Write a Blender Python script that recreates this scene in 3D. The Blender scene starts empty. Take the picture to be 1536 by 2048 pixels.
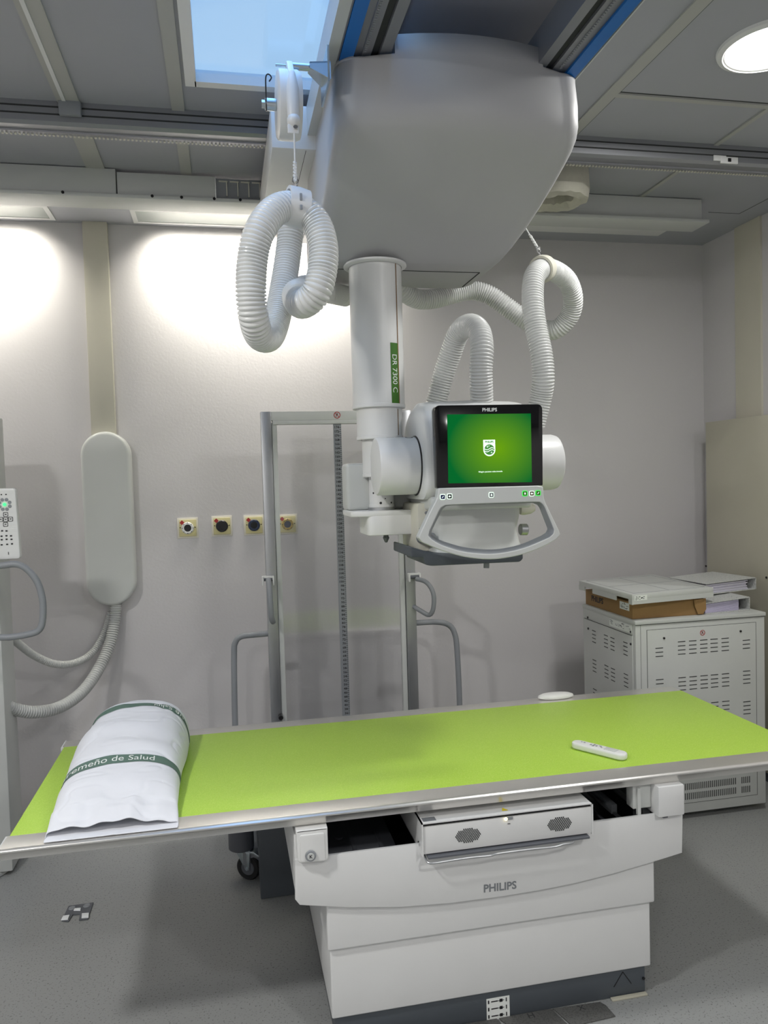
import bpy, bmesh, math, random
from mathutils import Vector, Matrix, noise
PI = math.pi
random.seed(4)
sc = bpy.context.scene
COL = sc.collection

# ------------------------------------------------------------------ camera
cam = bpy.data.cameras.new('camera'); camo = bpy.data.objects.new('camera', cam); COL.objects.link(camo)
cam.sensor_fit = 'VERTICAL'; cam.sensor_height = 36.0; cam.lens = 36.0 * 1546.85 / 2048.0; cam.clip_start = 0.05
yaw, pitch, roll = 0.201482899, -0.0416523387, -0.0290538262
fw = Vector((math.sin(yaw)*math.cos(pitch), math.cos(yaw)*math.cos(pitch), math.sin(pitch)))
r0 = Vector((math.cos(yaw), -math.sin(yaw), 0)); u0 = r0.cross(fw)
rt = r0*math.cos(roll) + u0*math.sin(roll); up = u0*math.cos(roll) - r0*math.sin(roll)
m = Matrix((rt, up, -fw)).transposed().to_4x4(); m.translation = (0, 0, 1.57)
camo.matrix_world = m
sc.camera = camo

# ------------------------------------------------------------------ colour management, world
vs = sc.view_settings
sc.display_settings.display_device = 'sRGB'
vs.view_transform = 'Standard'; vs.look = 'None'; vs.gamma = 1.0; vs.use_curve_mapping = False
vs.exposure = 0.0
ZC = 2.85        # ceiling height
XR = 2.71; XL = -2.3; YB = 4.0; YF = -2.2

def srgb(r, g=None, b=None):
    if g is None: r, g, b = ((r >> 16) & 255, (r >> 8) & 255, r & 255)
    f = lambda c: (c/255/12.92) if c/255 <= .04045 else ((c/255+.055)/1.055)**2.4
    return (f(r), f(g), f(b), 1)

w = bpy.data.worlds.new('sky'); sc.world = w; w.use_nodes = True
nt = w.node_tree; nt.nodes.clear()
o = nt.nodes.new('ShaderNodeOutputWorld'); bg = nt.nodes.new('ShaderNodeBackground')
tc = nt.nodes.new('ShaderNodeTexCoord'); nz = nt.nodes.new('ShaderNodeTexNoise'); cr = nt.nodes.new('ShaderNodeValToRGB')
nz.inputs['Scale'].default_value = 3.2; nz.inputs['Detail'].default_value = 1.5; nz.inputs['Distortion'].default_value = .5
cr.color_ramp.elements[0].position = .46; cr.color_ramp.elements[0].color = (.15, .36, .78, 1)
cr.color_ramp.elements[1].position = .62; cr.color_ramp.elements[1].color = (.46, .69, .94, 1)
nt.links.new(tc.outputs['Generated'], nz.inputs['Vector']); nt.links.new(nz.outputs['Fac'], cr.inputs['Fac'])
nt.links.new(cr.outputs['Color'], bg.inputs['Color']); nt.links.new(bg.outputs[0], o.inputs[0])
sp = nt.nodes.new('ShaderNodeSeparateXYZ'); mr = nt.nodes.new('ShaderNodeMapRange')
mr.inputs['From Min'].default_value = .62; mr.inputs['From Max'].default_value = .85; mr.inputs['To Min'].default_value = 1.0; mr.inputs['To Max'].default_value = 5.0  # extra brightness added to the unseen overhead sky, for more blue light indoors
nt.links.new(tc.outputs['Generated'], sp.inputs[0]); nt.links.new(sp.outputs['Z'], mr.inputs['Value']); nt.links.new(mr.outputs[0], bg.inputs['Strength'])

def area(name, loc, size, power, color, rot=(0,0,0), shape='DISK', size_y=None, spread=None):
    l = bpy.data.lights.new(name, 'AREA'); l.shape = shape; l.size = size; l.energy = power; l.color = color
    if size_y: l.size_y = size_y
    if spread: l.spread = spread
    ob = bpy.data.objects.new(name, l); COL.objects.link(ob); ob.location = loc; ob.rotation_euler = rot
    return ob
LAMPS = [(1.665, 2.105), (-1.35, 0.95), (1.5, -0.5), (-1.1, -1.2)]
LP = [17, 40, 32, 25]
for (x, y), p in zip(LAMPS, LP):
    area('downlight_lamp', (x, y, ZC-.012), .25, p, (1.0, .985, .96))
WASH = [(-1.95, -.74), (-.385, .83)]
for a, b in WASH:
    area('wall_washer_lamp', ((a+b)/2, 3.83, ZC-.034), b-a-.25, 13, (1.0, .95, .84), rot=(math.radians(36), 0, 0), shape='RECTANGLE', size_y=.07, spread=math.radians(112))
# daylight arriving through the roof window
pt_ = area('skylight_portal', ((-.047+.50)/2, 1.95, ZC+.016), .547, 1, (1, 1, 1), shape='RECTANGLE', size_y=1.30); pt_.data.cycles.is_portal = True

# ------------------------------------------------------------------ materials
MATS = {}
def mat(name, col, rough=.5, metal=0, var=.03, vscale=8, bump=0, bscale=300, emit=0, spec=.5, coat=0, speck=None):
    if name in MATS: return MATS[name]
    m = bpy.data.materials.new(name); m.use_nodes = True; n = m.node_tree; b = n.nodes['Principled BSDF']
    b.inputs['Roughness'].default_value = rough; b.inputs['Metallic'].default_value = metal
    b.inputs['Specular IOR Level'].default_value = spec; b.inputs['Coat Weight'].default_value = coat
    c = srgb(*col) if isinstance(col, tuple) else srgb(col)
    t = n.nodes.new('ShaderNodeTexCoord'); z = n.nodes.new('ShaderNodeTexNoise'); z.inputs['Scale'].default_value = vscale
    z.inputs['Detail'].default_value = 3
    mx = n.nodes.new('ShaderNodeMix'); mx.data_type = 'RGBA'
    mx.inputs['A'].default_value = tuple(k*(1-var) for k in c[:3])+(1,); mx.inputs['B'].default_value = tuple(min(1, k*(1+var)) for k in c[:3])+(1,)
    n.links.new(t.outputs['Object'], z.inputs['Vector']); n.links.new(z.outputs['Fac'], mx.inputs['Factor'])
    out = mx.outputs['Result']
    if speck:
        v = n.nodes.new('ShaderNodeTexNoise'); v.inputs['Scale'].default_value = speck[1]; v.inputs['Detail'].default_value = 2
        rr = n.nodes.new('ShaderNodeValToRGB'); rr.color_ramp.elements[0].position = speck[2]; rr.color_ramp.elements[1].position = speck[3]
        m2 = n.nodes.new('ShaderNodeMix'); m2.data_type = 'RGBA'
        n.links.new(t.outputs['Object'], v.inputs['Vector']); n.links.new(v.outputs['Fac'], rr.inputs['Fac'])
        n.links.new(rr.outputs['Color'], m2.inputs['Factor']); n.links.new(out, m2.inputs['A']); m2.inputs['B'].default_value = srgb(speck[0])
        out = m2.outputs['Result']
    n.links.new(out, b.inputs['Base Color'])
    if bump:
        z2 = n.nodes.new('ShaderNodeTexNoise'); z2.inputs['Scale'].default_value = bscale; z2.inputs['Detail'].default_value = 2
        bp = n.nodes.new('ShaderNodeBump'); bp.inputs['Strength'].default_value = bump; bp.inputs['Distance'].default_value = .002
        n.links.new(t.outputs['Object'], z2.inputs['Vector']); n.links.new(z2.outputs['Fac'], bp.inputs['Height']); n.links.new(bp.outputs[0], b.inputs['Normal'])
    if emit:
        n.links.new(out, b.inputs['Emission Color']); b.inputs['Emission Strength'].default_value = emit
    MATS[name] = m; return m
M_wall = mat('wall_paint', (205, 203, 204), .75, bump=.25, bscale=90, var=.015, vscale=2)
M_ceil = mat('ceiling_panel', (168, 170, 176), .7, bump=.05, var=.02)
M_strip = mat('ceiling_joint_strip', (176, 177, 172), .6)
M_floor = mat('vinyl_floor', (150, 152, 151), .45, var=.06, vscale=3, speck=(0x6c6e6c, 160, .60, .68))
M_white = mat('white_enamel', (222, 223, 222), .38)
M_wplas = mat('white_plastic', (226, 227, 225), .35)
M_grywh = mat('light_grey_plastic', (200, 203, 200), .4)
M_hous = mat('housing_plastic', (180, 181, 182), .5, bump=.03, bscale=600)
M_cream = mat('cream_plastic', (212, 210, 196), .45)
M_beige = mat('beige_steel', (188, 185, 168), .5)
M_hose = mat('white_corrugated_hose', (222, 224, 222), .3, coat=.2)
M_gryhose = mat('grey_corrugated_hose', (190, 192, 190), .4)
M_alu = mat('brushed_aluminium', (176, 178, 180), .38, metal=.85, var=.04)
M_alud = mat('dull_aluminium_profile', (150, 152, 156), .42, metal=.6)
M_rim = mat('anodised_rim', (236, 234, 230), .30, metal=.85)
M_steel = mat('zinc_plated_steel', (190, 200, 205), .25, metal=.9)
M_chrome = mat('chrome', (215, 215, 215), .12, metal=1)
M_dark = mat('dark_grey_paint', (78, 84, 90), .45)
M_dgry = mat('dark_grey_plastic', (95, 98, 104), .45)
M_gry = mat('mid_grey_plastic', (140, 144, 148), .45)
M_black = mat('black_plastic', (14, 14, 16), .35)
M_glossblk = mat('glossy_black_glass', (6, 6, 8), .08)
M_slot = mat('slot_dark', (52, 54, 54), .7)
M_blue = mat('blue_strip_paint', (10, 108, 190), .4)
M_green = mat('lime_tabletop', (170, 208, 70), .42, var=.02, vscale=30, speck=(0xB9D95E, 420, .50, .62))
M_lab = mat('green_label', (58, 112, 24), .45)
M_brown = mat('brown_seam', (130, 96, 48), .5)
M_card = mat('cardboard', (150, 118, 74), .8, var=.05, vscale=20)
M_paper = mat('paper', (214, 212, 226), .8, var=.02)
M_binder = mat('binder_grey', (205, 207, 205), .5, speck=(0xb4b6b4, 200, .5, .6))
M_cloth = mat('white_cotton', (228, 230, 235), .85, var=.07, vscale=9, bump=.1, bscale=500)
M_band = mat('green_woven_band', (92, 118, 106), .8)
M_red = mat('red_paint', (170, 40, 40), .5)
M_ink = mat('black_ink', (30, 30, 34), .6)
M_inkg = mat('grey_ink', (120, 124, 128), .6)
M_wink = mat('white_ink', (236, 240, 236), .6)
M_sock = mat('socket_plate', (208, 200, 150), .45)
M_sockw = mat('socket_frame', (222, 218, 205), .45)
M_sblk = mat('socket_black', (24, 26, 28), .3)
M_plaster = mat('rough_plaster', (196, 194, 180), .9, var=.12, vscale=25, bump=1, bscale=40)
M_plate = mat('floor_plate_vinyl', (92, 92, 90), .55, speck=(0x4a4a48, 200, .5, .62))
M_yel = mat('yellow_mark', (225, 205, 40), .5)
M_rub = mat('rubber_black', (24, 25, 26), .6)
M_led = mat('warm_led', (255, 235, 170), .4, emit=4)
M_ledg = mat('green_led', (60, 255, 130), .4, emit=1.2)
M_lamp = mat('lamp_diffuser', (255, 253, 246), .4, emit=6)
M_diff = mat('frosted_diffuser', (176, 182, 178), .25, spec=.7)
M_pilas = mat('pilaster_paint', (200, 197, 182), .75, bump=.1)

def glass(name, tint, a, k):
    m = bpy.data.materials.new(name); m.use_nodes = True; n = m.node_tree; n.nodes.clear()
    o = n.nodes.new('ShaderNodeOutputMaterial'); t = n.nodes.new('ShaderNodeBsdfTransparent'); g = n.nodes.new('ShaderNodeBsdfGlossy')
    mx = n.nodes.new('ShaderNodeMixShader'); lw = n.nodes.new('ShaderNodeLayerWeight'); lw.inputs['Blend'].default_value = .35
    ad = n.nodes.new('ShaderNodeMath'); ad.operation = 'MULTIPLY_ADD'; ad.inputs[1].default_value = k; ad.inputs[2].default_value = a
    t.inputs['Color'].default_value = tint; g.inputs['Roughness'].default_value = .08
    n.links.new(lw.outputs['Facing'], ad.inputs[0]); n.links.new(ad.outputs[0], mx.inputs[0])
    n.links.new(t.outputs[0], mx.inputs[1]); n.links.new(g.outputs[0], mx.inputs[2]); n.links.new(mx.outputs[0], o.inputs[0]); return m
M_glass = glass('clear_acrylic', (.95, .955, .96, 1), .06, .2)
M_pane = glass('roof_window_glass', (.92, .96, 1, 1), .02, .1)

# ------------------------------------------------------------------ helpers
WP = {}
def tag(o, label=None, cat=None, group=None, kind=None):
    if label: o['label'] = label
    if cat: o['category'] = cat
    if group: o['group'] = group
    if kind: o['kind'] = kind
    return o
def thing(name, loc, label, cat, group=None):
    o = bpy.data.objects.new(name, None); COL.objects.link(o); o.location = loc; o.empty_display_size = .05
    WP[o.name] = Vector(loc); return tag(o, label, cat, group)
def fin(name, bm, mats, parent=None, ang=35, label=None, cat=None, group=None, kind=None, bevel=0):
    bmesh.ops.recalc_face_normals(bm, faces=bm.faces[:])
    xs = [v.co for v in bm.verts]
    lo = Vector([min(c[i] for c in xs) for i in range(3)]); hi = Vector([max(c[i] for c in xs) for i in range(3)])
    ctr = (lo+hi)/2
    if not parent: ctr.z = lo.z
    bmesh.ops.translate(bm, verts=bm.verts[:], vec=-ctr)
    me = bpy.data.meshes.new(name); bm.to_mesh(me); bm.free()
    if not isinstance(mats, (list, tuple)): mats = [mats]
    for k in mats: me.materials.append(k)
    me.polygons.foreach_set('use_smooth', [True]*len(me.polygons))
    me.set_sharp_from_angle(angle=math.radians(ang))
    o = bpy.data.objects.new(name, me); COL.objects.link(o)
    if parent: o.parent = parent; o.location = ctr - WP[parent.name]
    else: o.location = ctr
    WP[o.name] = ctr.copy()
    tag(o, label, cat, group, kind)
    return o
def N(): return bmesh.new()
def setmi(bm, n0, mi):
    if mi:
        bm.faces.ensure_lookup_table()
        for f in bm.faces[n0:]: f.material_index = mi
def bx(bm, x0, x1, y0, y1, z0, z1, bev=0, mi=0, M=None, seg=2):
    n0 = len(bm.faces)
    t = bmesh.new()
    bmesh.ops.create_cube(t, size=1)
    for v in t.verts: v.co = Vector(((x0+x1)/2+v.co.x*(x1-x0), (y0+y1)/2+v.co.y*(y1-y0), (z0+z1)/2+v.co.z*(z1-z0)))
    if bev: bmesh.ops.bevel(t, geom=t.edges[:], offset=bev, segments=seg, profile=.5, affect='EDGES')
    return merge(bm, t, mi, M)
def merge(bm, t, mi=0, M=None):
    mp = {}
    for v in t.verts: mp[v] = bm.verts.new(M @ v.co if M else v.co)
    for f in t.faces:
        try: g = bm.faces.new([mp[v] for v in f.verts]); g.material_index = mi if mi else f.material_index
        except ValueError: pass
    t.free(); return bm
def prism(bm, pts, vec, bev=0, mi=0, M=None, seg=2):
    t = bmesh.new(); vec = Vector(vec)
    a = [t.verts.new(Vector(p)) for p in pts]; b = [t.verts.new(Vector(p)+vec) for p in pts]; n = len(a)
    f1 = t.faces.new(a); f2 = t.faces.new(b[::-1])
    for i in range(n): t.faces.new((a[i], b[i], b[(i+1) % n], a[(i+1) % n]))
    bmesh.ops.recalc_face_normals(t, faces=t.faces[:])
    if bev:
        es = [e for e in t.edges if (e in f1.edges or e in f2.edges)]
        bmesh.ops.bevel(t, geom=es, offset=bev, segments=seg, profile=.5, affect='EDGES')
    bmesh.ops.triangulate(t, faces=[f for f in t.faces if len(f.verts) > 4])
    return merge(bm, t, mi, M)
def frame_of(d):
    d = Vector(d).normalized(); u = d.cross(Vector((0, 0, 1)))
    if u.length < 1e-4: u = Vector((1, 0, 0))
    u.normalize(); return d, u, d.cross(u)
def lathe(bm, prof, org, ax=(0, 0, 1), n=32, mi=0):
    org = Vector(org); d, u, v = frame_of(ax); t = bmesh.new(); rings = []
    for r, h in prof:
        if r < 1e-6: rings.append([t.verts.new(org+d*h)])
        else: rings.append([t.verts.new(org+d*h+(u*math.cos(2*PI*i/n)+v*math.sin(2*PI*i/n))*r) for i in range(n)])
    for a, b in zip(rings, rings[1:]):
        for i in range(n):
            j = (i+1) % n
            if len(a) == 1 and len(b) == 1: continue
            if len(a) == 1: t.faces.new((a[0], b[i], b[j]))
            elif len(b) == 1: t.faces.new((a[i], b[0], a[j]))
            else: t.faces.new((a[i], b[i], b[j], a[j]))
    return merge(bm, t, mi)
def cyl(bm, p0, p1, r, r1=None, n=24, bev=0, mi=0):
    p0 = Vector(p0); L = (Vector(p1)-p0).length; r1 = r if r1 is None else r1
    if bev: prof = [(0, 0), (r-bev, 0), (r, bev), (r1, L-bev), (r1-bev, L), (0, L)]
    else: prof = [(0, 0), (r, 0), (r1, L), (0, L)]
    return lathe(bm, prof, p0, Vector(p1)-p0, n, mi)
def spline(pts, step):
    P = [Vector(p) for p in pts]; P = [P[0]*2-P[1]]+P+[P[-1]*2-P[-2]]; dense = []
    for i in range(1, len(P)-2):
        a, b, c, d = P[i-1:i+3]
        for k in range(24):
            s = k/24; dense.append(.5*((2*b)+(c-a)*s+(2*a-5*b+4*c-d)*s*s+(3*b-a-3*c+d)*s**3))
    dense.append(P[-2]); out = [dense[0]]; acc = 0
    Lt = sum((dense[i+1]-dense[i]).length for i in range(len(dense)-1)); n = max(2, int(Lt/step)); st = Lt/n; need = st
    for i in range(len(dense)-1):
        a, b = dense[i], dense[i+1]; l = (b-a).length
        while acc+l >= need-1e-9 and len(out) < n+1:
            out.append(a.lerp(b, (need-acc)/l if l else 0)); need += st
        acc += l
    if len(out) < n+1: out.append(dense[-1])
    return out
def sweep(bm, pts, r, n=14, step=.01, rib=0, cap=True, mi=0, smooth=True):
    P = spline(pts, step) if smooth else [Vector(p) for p in pts]
    t = bmesh.new(); rings = []; d = (P[1]-P[0]).normalized(); _, u, v = frame_of(d)
    for i, p in enumerate(P):
        nd = (P[min(i+1, len(P)-1)]-P[max(i-1, 0)]).normalized()
        q = d.rotation_difference(nd); u = q @ u; v = q @ v; d = nd
        rr = r*(1-(rib if i % 3 == 2 else 0))
        rings.append([t.verts.new(p+(u*math.cos(2*PI*k/n)+v*math.sin(2*PI*k/n))*rr) for k in range(n)])
    for a, b in zip(rings, rings[1:]):
        for k in range(n): t.faces.new((a[k], b[k], b[(k+1) % n], a[(k+1) % n]))
    if cap: t.faces.new(rings[0]); t.faces.new(rings[-1][::-1])
    return merge(bm, t, mi)
def rrect(cx, cz, w, h, r, n=5):
    out = []
    for sx, sz, a0 in ((1, 1, 0), (-1, 1, 90), (-1, -1, 180), (1, -1, 270)):
        for k in range(n+1):
            a = math.radians(a0+90*k/n); out.append((cx+sx*(w/2-r)+r*math.cos(a), cz+sz*(h/2-r)+r*math.sin(a)))
    return out
def fillet(pts, r, n=5):
    # round the corners of a polygon of 3-D points
    P = [Vector(p) for p in pts]; out = []
    for i in range(len(P)):
        a, b, c = P[i-1], P[i], P[(i+1) % len(P)]; rr = r[i] if isinstance(r, (list, tuple)) else r
        d1 = (a-b); d2 = (c-b); q = min(rr, d1.length*.45, d2.length*.45)
        if q < 1e-5: out.append(b); continue
        s = b+d1.normalized()*q; e = b+d2.normalized()*q
        for k in range(n+1):
            t = k/n; out.append((1-t)**2*s+2*t*(1-t)*b+t*t*e)
    return out
def text(name, s, loc, size, m, parent, rx=PI/2, rz=0, ry=0, ext=.0004, bold=0, align='CENTER', warp=None, sx=1, label=None):
    c = bpy.data.curves.new(name, 'FONT'); c.body = s; c.size = size; c.extrude = ext if not warp else 0; c.align_x = align; c.align_y = 'CENTER'; c.offset = bold
    c.resolution_u = 3
    t = bpy.data.objects.new('t', c); COL.objects.link(t); dg = bpy.context.evaluated_depsgraph_get(); dg.update()
    me = bpy.data.meshes.new_from_object(t.evaluated_get(dg)); bpy.data.objects.remove(t)
    bm = bmesh.new(); bm.from_mesh(me); bpy.data.meshes.remove(me)
    if warp:
        for v in bm.verts: v.co = warp(v.co.x, v.co.y)
    else:
        Mx = Matrix.Translation(loc) @ Matrix.Rotation(rz, 4, 'Z') @ Matrix.Rotation(rx, 4, 'X') @ Matrix.Rotation(ry, 4, 'Z') @ Matrix.Diagonal((sx, 1, 1, 1))
        bmesh.ops.transform(bm, matrix=Mx, verts=bm.verts[:])
    return fin(name, bm, m, parent, label=label)
def struct(name, bm, m, ang=35): return fin(name, bm, m, None, ang, kind='structure')
def ring_plate(bm, outer, inner, vec, mi_in=0, back=None):
    # plate with a hole: outer and inner loops with equal counts
    vec = Vector(vec); n = len(outer); t = bmesh.new()
    o0 = [t.verts.new(Vector(p)) for p in outer]; i0 = [t.verts.new(Vector(p)) for p in inner]
    o1 = [t.verts.new(Vector(p)+vec) for p in outer]; i1 = [t.verts.new(Vector(p)) for p in back] if back else [t.verts.new(Vector(p)+vec) for p in inner]
    for k in range(n):
        j = (k+1) % n
        t.faces.new((o0[k], o0[j], i0[j], i0[k])); t.faces.new((o1[j], o1[k], i1[k], i1[j]))
        t.faces.new((o0[j], o0[k], o1[k], o1[j])); f = t.faces.new((i0[k], i0[j], i1[j], i1[k])); f.material_index = mi_in
    return merge(bm, t)
def resample(pts, n, start=0):
    P = [Vector(p) for p in pts]; P = P[start:]+P[:start]; P.append(P[0]); L = [0]
    for a, b in zip(P, P[1:]): L.append(L[-1]+(b-a).length)
    out = []; k = 0
    for i in range(n):
        s = L[-1]*i/n
        while L[k+1] < s: k += 1
        out.append(P[k].lerp(P[k+1], (s-L[k])/max(1e-9, L[k+1]-L[k])))
    return out

# ------------------------------------------------------------------ room
b = N(); bx(b, XL-.1, XR+.1, YF-.1, YB+.1, -.1, 0); struct('floor', b, M_floor)
b = N(); bx(b, XL-.1, XR+.1, YB, YB+.1, 0, ZC); struct('wall_back', b, M_wall)
b = N(); bx(b, XL-.1, XL, YF, YB, 0, ZC); struct('wall_left', b, M_wall)
b = N(); bx(b, XR, XR+.1, YF, YB, 0, ZC); struct('wall_right', b, M_wall)
b = N(); bx(b, XL-.1, XR+.1, YF-.1, YF, 0, ZC); struct('wall_front', b, M_wall)
SX0, SX1, SY0, SY1 = -.047, .50, 1.30, 2.560
b = N()
bx(b, XL-.1, SX0, YF-.1, YB+.1, ZC, ZC+.03); bx(b, SX1, XR+.1, YF-.1, YB+.1, ZC, ZC+.03)
bx(b, SX0, SX1, YF-.1, SY0, ZC, ZC+.03); bx(b, SX0, SX1, SY1, YB+.1, ZC, ZC+.03)
struct('ceiling', b, M_ceil)
# joint strips of the panel ceiling
k = 1
def cstrip(x0, x1, y0, y1, mm=M_strip, t=.006):
    global k
    b = N(); bx(b, x0, x1, y0, y1, ZC-t, ZC); struct('trim_%d' % k, b, mm); k += 1
cstrip(-.495, -.425, YF, 3.32); cstrip(-.478, -.466, YF, 2.765, M_white, .009); cstrip(-.13, -.088, YF, 3.32)
cstrip(1.30, 1.345, YF, 3.46); cstrip(1.345, XR, 2.44, 2.463); cstrip(1.93, 1.95, 2.463, 3.46); cstrip(.60, .66, YF, 1.9)
for a in ((1.348, 1.352, YF, 3.4), (1.352, XR, 2.434, 2.438), (1.952, 1.955, 2.463, 3.46), (2.40, 2.575, 3.486, 3.489), (2.572, 2.575, YF, 3.489)):
    cstrip(*a, mm=M_slot, t=.001)
b = N(); bx(b, XR-.012, XR, 3.50, 3.70, 0, ZC-.001); struct('trim_%d' % k, b, M_pilas); k += 1
# roof window
wn = bpy.data.objects.new('window_1', None); COL.objects.link(wn); wn.location = (.22, 1.95, ZC); WP[wn.name] = Vector(wn.location); wn['kind'] = 'structure'
b = N()
t_ = .03
bx(b, SX0-t_, SX0+.004, SY0-t_, SY1+t_, ZC-.008, ZC+.03); bx(b, SX1-.004, SX1+t_, SY0-t_, SY1+t_, ZC-.008, ZC+.03)
bx(b, SX0, SX1, SY0-t_, SY0+.004, ZC-.008, ZC+.03); bx(b, SX0, SX1, SY1-.004, SY1+t_, ZC-.008, ZC+.03)
fin('window_frame', b, M_wplas, wn)
b = N(); bx(b, SX0+.002, SX1-.002, SY0+.002, SY1-.002, ZC+.020, ZC+.024); fin('pane', b, M_pane, wn)

# ceiling rail along X
def rail(y0, label):
    r = thing('ceiling_rail', (.3, y0, ZC), label, 'rail')
    b = N(); pts = [(0, 0), (0, -.016), (.004, -.016), (.004, -.022), (0, -.022), (0, -.040), (.006, -.040), (.006, -.046), (0, -.046), (0, -.066), (.012, -.075), (.03, -.075), (.032, -.070), (.062, -.070), (.064, -.075), (.085, -.075), (.085, 0)]
    prism(b, [(XL, y0+p, ZC+q) for p, q in pts], (XR-XL, 0, 0)); fin('profile', b, M_alud, r)
    b = N()
    for i in range(300):
        x = -1.3+i*.0135; bx(b, x, x+.006, y0+.080, y0+.089, ZC-.079, ZC-.074)
    o = fin('toothed_belt', b, M_cream, r); o['kind'] = 'stuff'
    b = N()
    for hz in (-.019, -.043): bx(b, XL, XR, y0+.001, y0+.003, ZC+hz-.003, ZC+hz+.003)
    fin('groove', b, M_slot, r)
    return r
r = rail(2.765, 'long grey aluminium ceiling rail running left to right along the ceiling behind the tube carriage')
b = N(); bx(b, -.49, -.42, 2.742, 2.765, ZC-.05, ZC-.004, .004); fin('clamp', b, M_gry, r)
b = N(); bx(b, 1.925, 1.98, 2.758, 2.764, ZC-.066, ZC-.045, .001); bx(b, 1.955, 2.03, 2.756, 2.764, ZC-.075, ZC-.050, .001)
o = fin('end_stop', b, M_white, r); b = N(); bx(b, 1.985, 1.998, 2.753, 2.757, ZC-.069, ZC-.056); fin('sensor_window', b, M_black, o)

# cable trunking in front of the wall lights
tr = thing('cable_trunking', (0, 3.3, ZC), 'long pale metal cable trunking under the ceiling in front of the wall lights', 'trunking')
TY = 3.30
b = N(); bx(b, -2.3, -.385, TY, TY+.10, 2.745, 2.846, .001); fin('cover_panel', b, M_grywh, tr)
b = N(); bx(b, -.380, .006, TY+.004, TY+.10, 2.745, 2.836, .001); fin('cover_panel', b, M_grywh, tr)
b = N(); bx(b, .008, .62, TY+.012, TY+.10, 2.745, 2.832)
fin('open_section', b, M_gry, tr)
b = N()
for i in range(14):
    x = .02+i*.045; bx(b, x, x+.036, TY+.006, TY+.012, 2.818, 2.822); bx(b, x+.030, x+.034, TY+.006, TY+.012, 2.760, 2.820)
fin('bracket_slots', b, M_cream, tr)
b = N(); bx(b, .62, 2.25, TY+.02, TY+.10, 2.745, 2.846, .001); fin('cover_panel', b, M_grywh, tr)
b = N(); bx(b, -2.3, 2.27, TY-.01, TY+.13, 2.730, 2.745, .002); fin('base_tray', b, M_grywh, tr)
for x in (-.585, -.245, -.130, .0, .105):
    b = N(); cyl(b, (x, TY-.013, 2.741), (x, TY-.001, 2.741), .006, n=12); fin('screw', b, M_black, tr)
b = N(); bx(b, 1.5, 2.3, 3.56, 3.78, ZC-.03, ZC-.001, .002); fin('rear_ledge', b, M_white, tr)

# wall washers
for i, (x0, x1) in enumerate(WASH):
    lab = ['recessed ceiling light strip at the far left above the wall, left of the vertical duct', 'recessed ceiling light strip above the wall between the vertical duct and the tube carriage'][i]
    t = thing('recessed_wall_light', ((x0+x1)/2, 3.86, ZC), lab, 'light', 'recessed wall lights')
    b = N(); ya, yb = 3.765, 3.955
    outer = [(x0, ya, ZC-.005), (x1, ya, ZC-.005), (x1, yb, ZC-.005), (x0, yb, ZC-.005)]; e = .022
    inner = [(x0+e, ya+e, ZC-.005), (x1-e, ya+e, ZC-.005), (x1-e, yb-e, ZC-.005), (x0+e, yb-e, ZC-.005)]
    ring_plate(b, outer, inner, (0, 0, .005)); fin('trim', b, M_white, t)
    b = N(); bx(b, x0+e-.002, x1-e+.002, ya+e-.002, yb-e+.002, ZC-.003, ZC-.0005); fin('diffuser', b, M_diff, t)
# downlights
for i, (x, y) in enumerate(LAMPS):
    lab = ['glowing round ceiling downlight at the upper right', 'round ceiling downlight left of the camera', 'round ceiling downlight behind the camera on the right', 'round ceiling downlight behind the camera on the left'][i]
    t = thing('round_downlight', (x, y, ZC), lab, 'light', 'round ceiling downlights')
    b = N(); lathe(b, [(.128, -.004), (.128, -.010), (.135, -.014), (.150, -.008), (.153, 0), (.128, 0), (.128, -.004)], (x, y, ZC), n=48); fin('trim_ring', b, M_white, t)
    b = N(); cyl(b, (x, y, ZC-.006), (x, y, ZC-.001), .128, n=48); fin('diffuser', b, M_lamp, t)

# octagonal plaster collar
b = N(); t = bmesh.new(); c0 = Vector((1.42, 3.1, 0)); prof = [(.07, 2.848), (.135, 2.848), (.14, 2.76), (.13, 2.722), (.10, 2.715), (.072, 2.735), (.07, 2.80)]
rings = []
for i in range(32):
    a = 2*PI*i/32; seg = PI/5; kk = math.cos(seg/2)/math.cos((a % seg)-seg/2)
    ring = []
    for r_, z in prof:
        rr = r_*kk*(1+.05*noise.noise(Vector((math.cos(a)*3, math.sin(a)*3, z*20)))); zz = z+.012*noise.noise(Vector((math.cos(a)*6, math.sin(a)*6, r_*30))) if z < 2.8 else z
        ring.append(t.verts.new((c0.x+rr*math.cos(a), c0.y+rr*math.sin(a), zz)))
    rings.append(ring)
for i in range(32):
    A, B = rings[i], rings[(i+1) % 32]
    for j in range(len(prof)-1): t.faces.new((A[j], B[j], B[j+1], A[j+1]))
    t.faces.new((A[-1], B[-1], B[0], A[0]))
merge(b, t); fin('pipe_collar', b, M_plaster, None, 30, 'rough octagonal plaster collar hanging from the ceiling right of the carriage', 'pipe collar')

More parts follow.
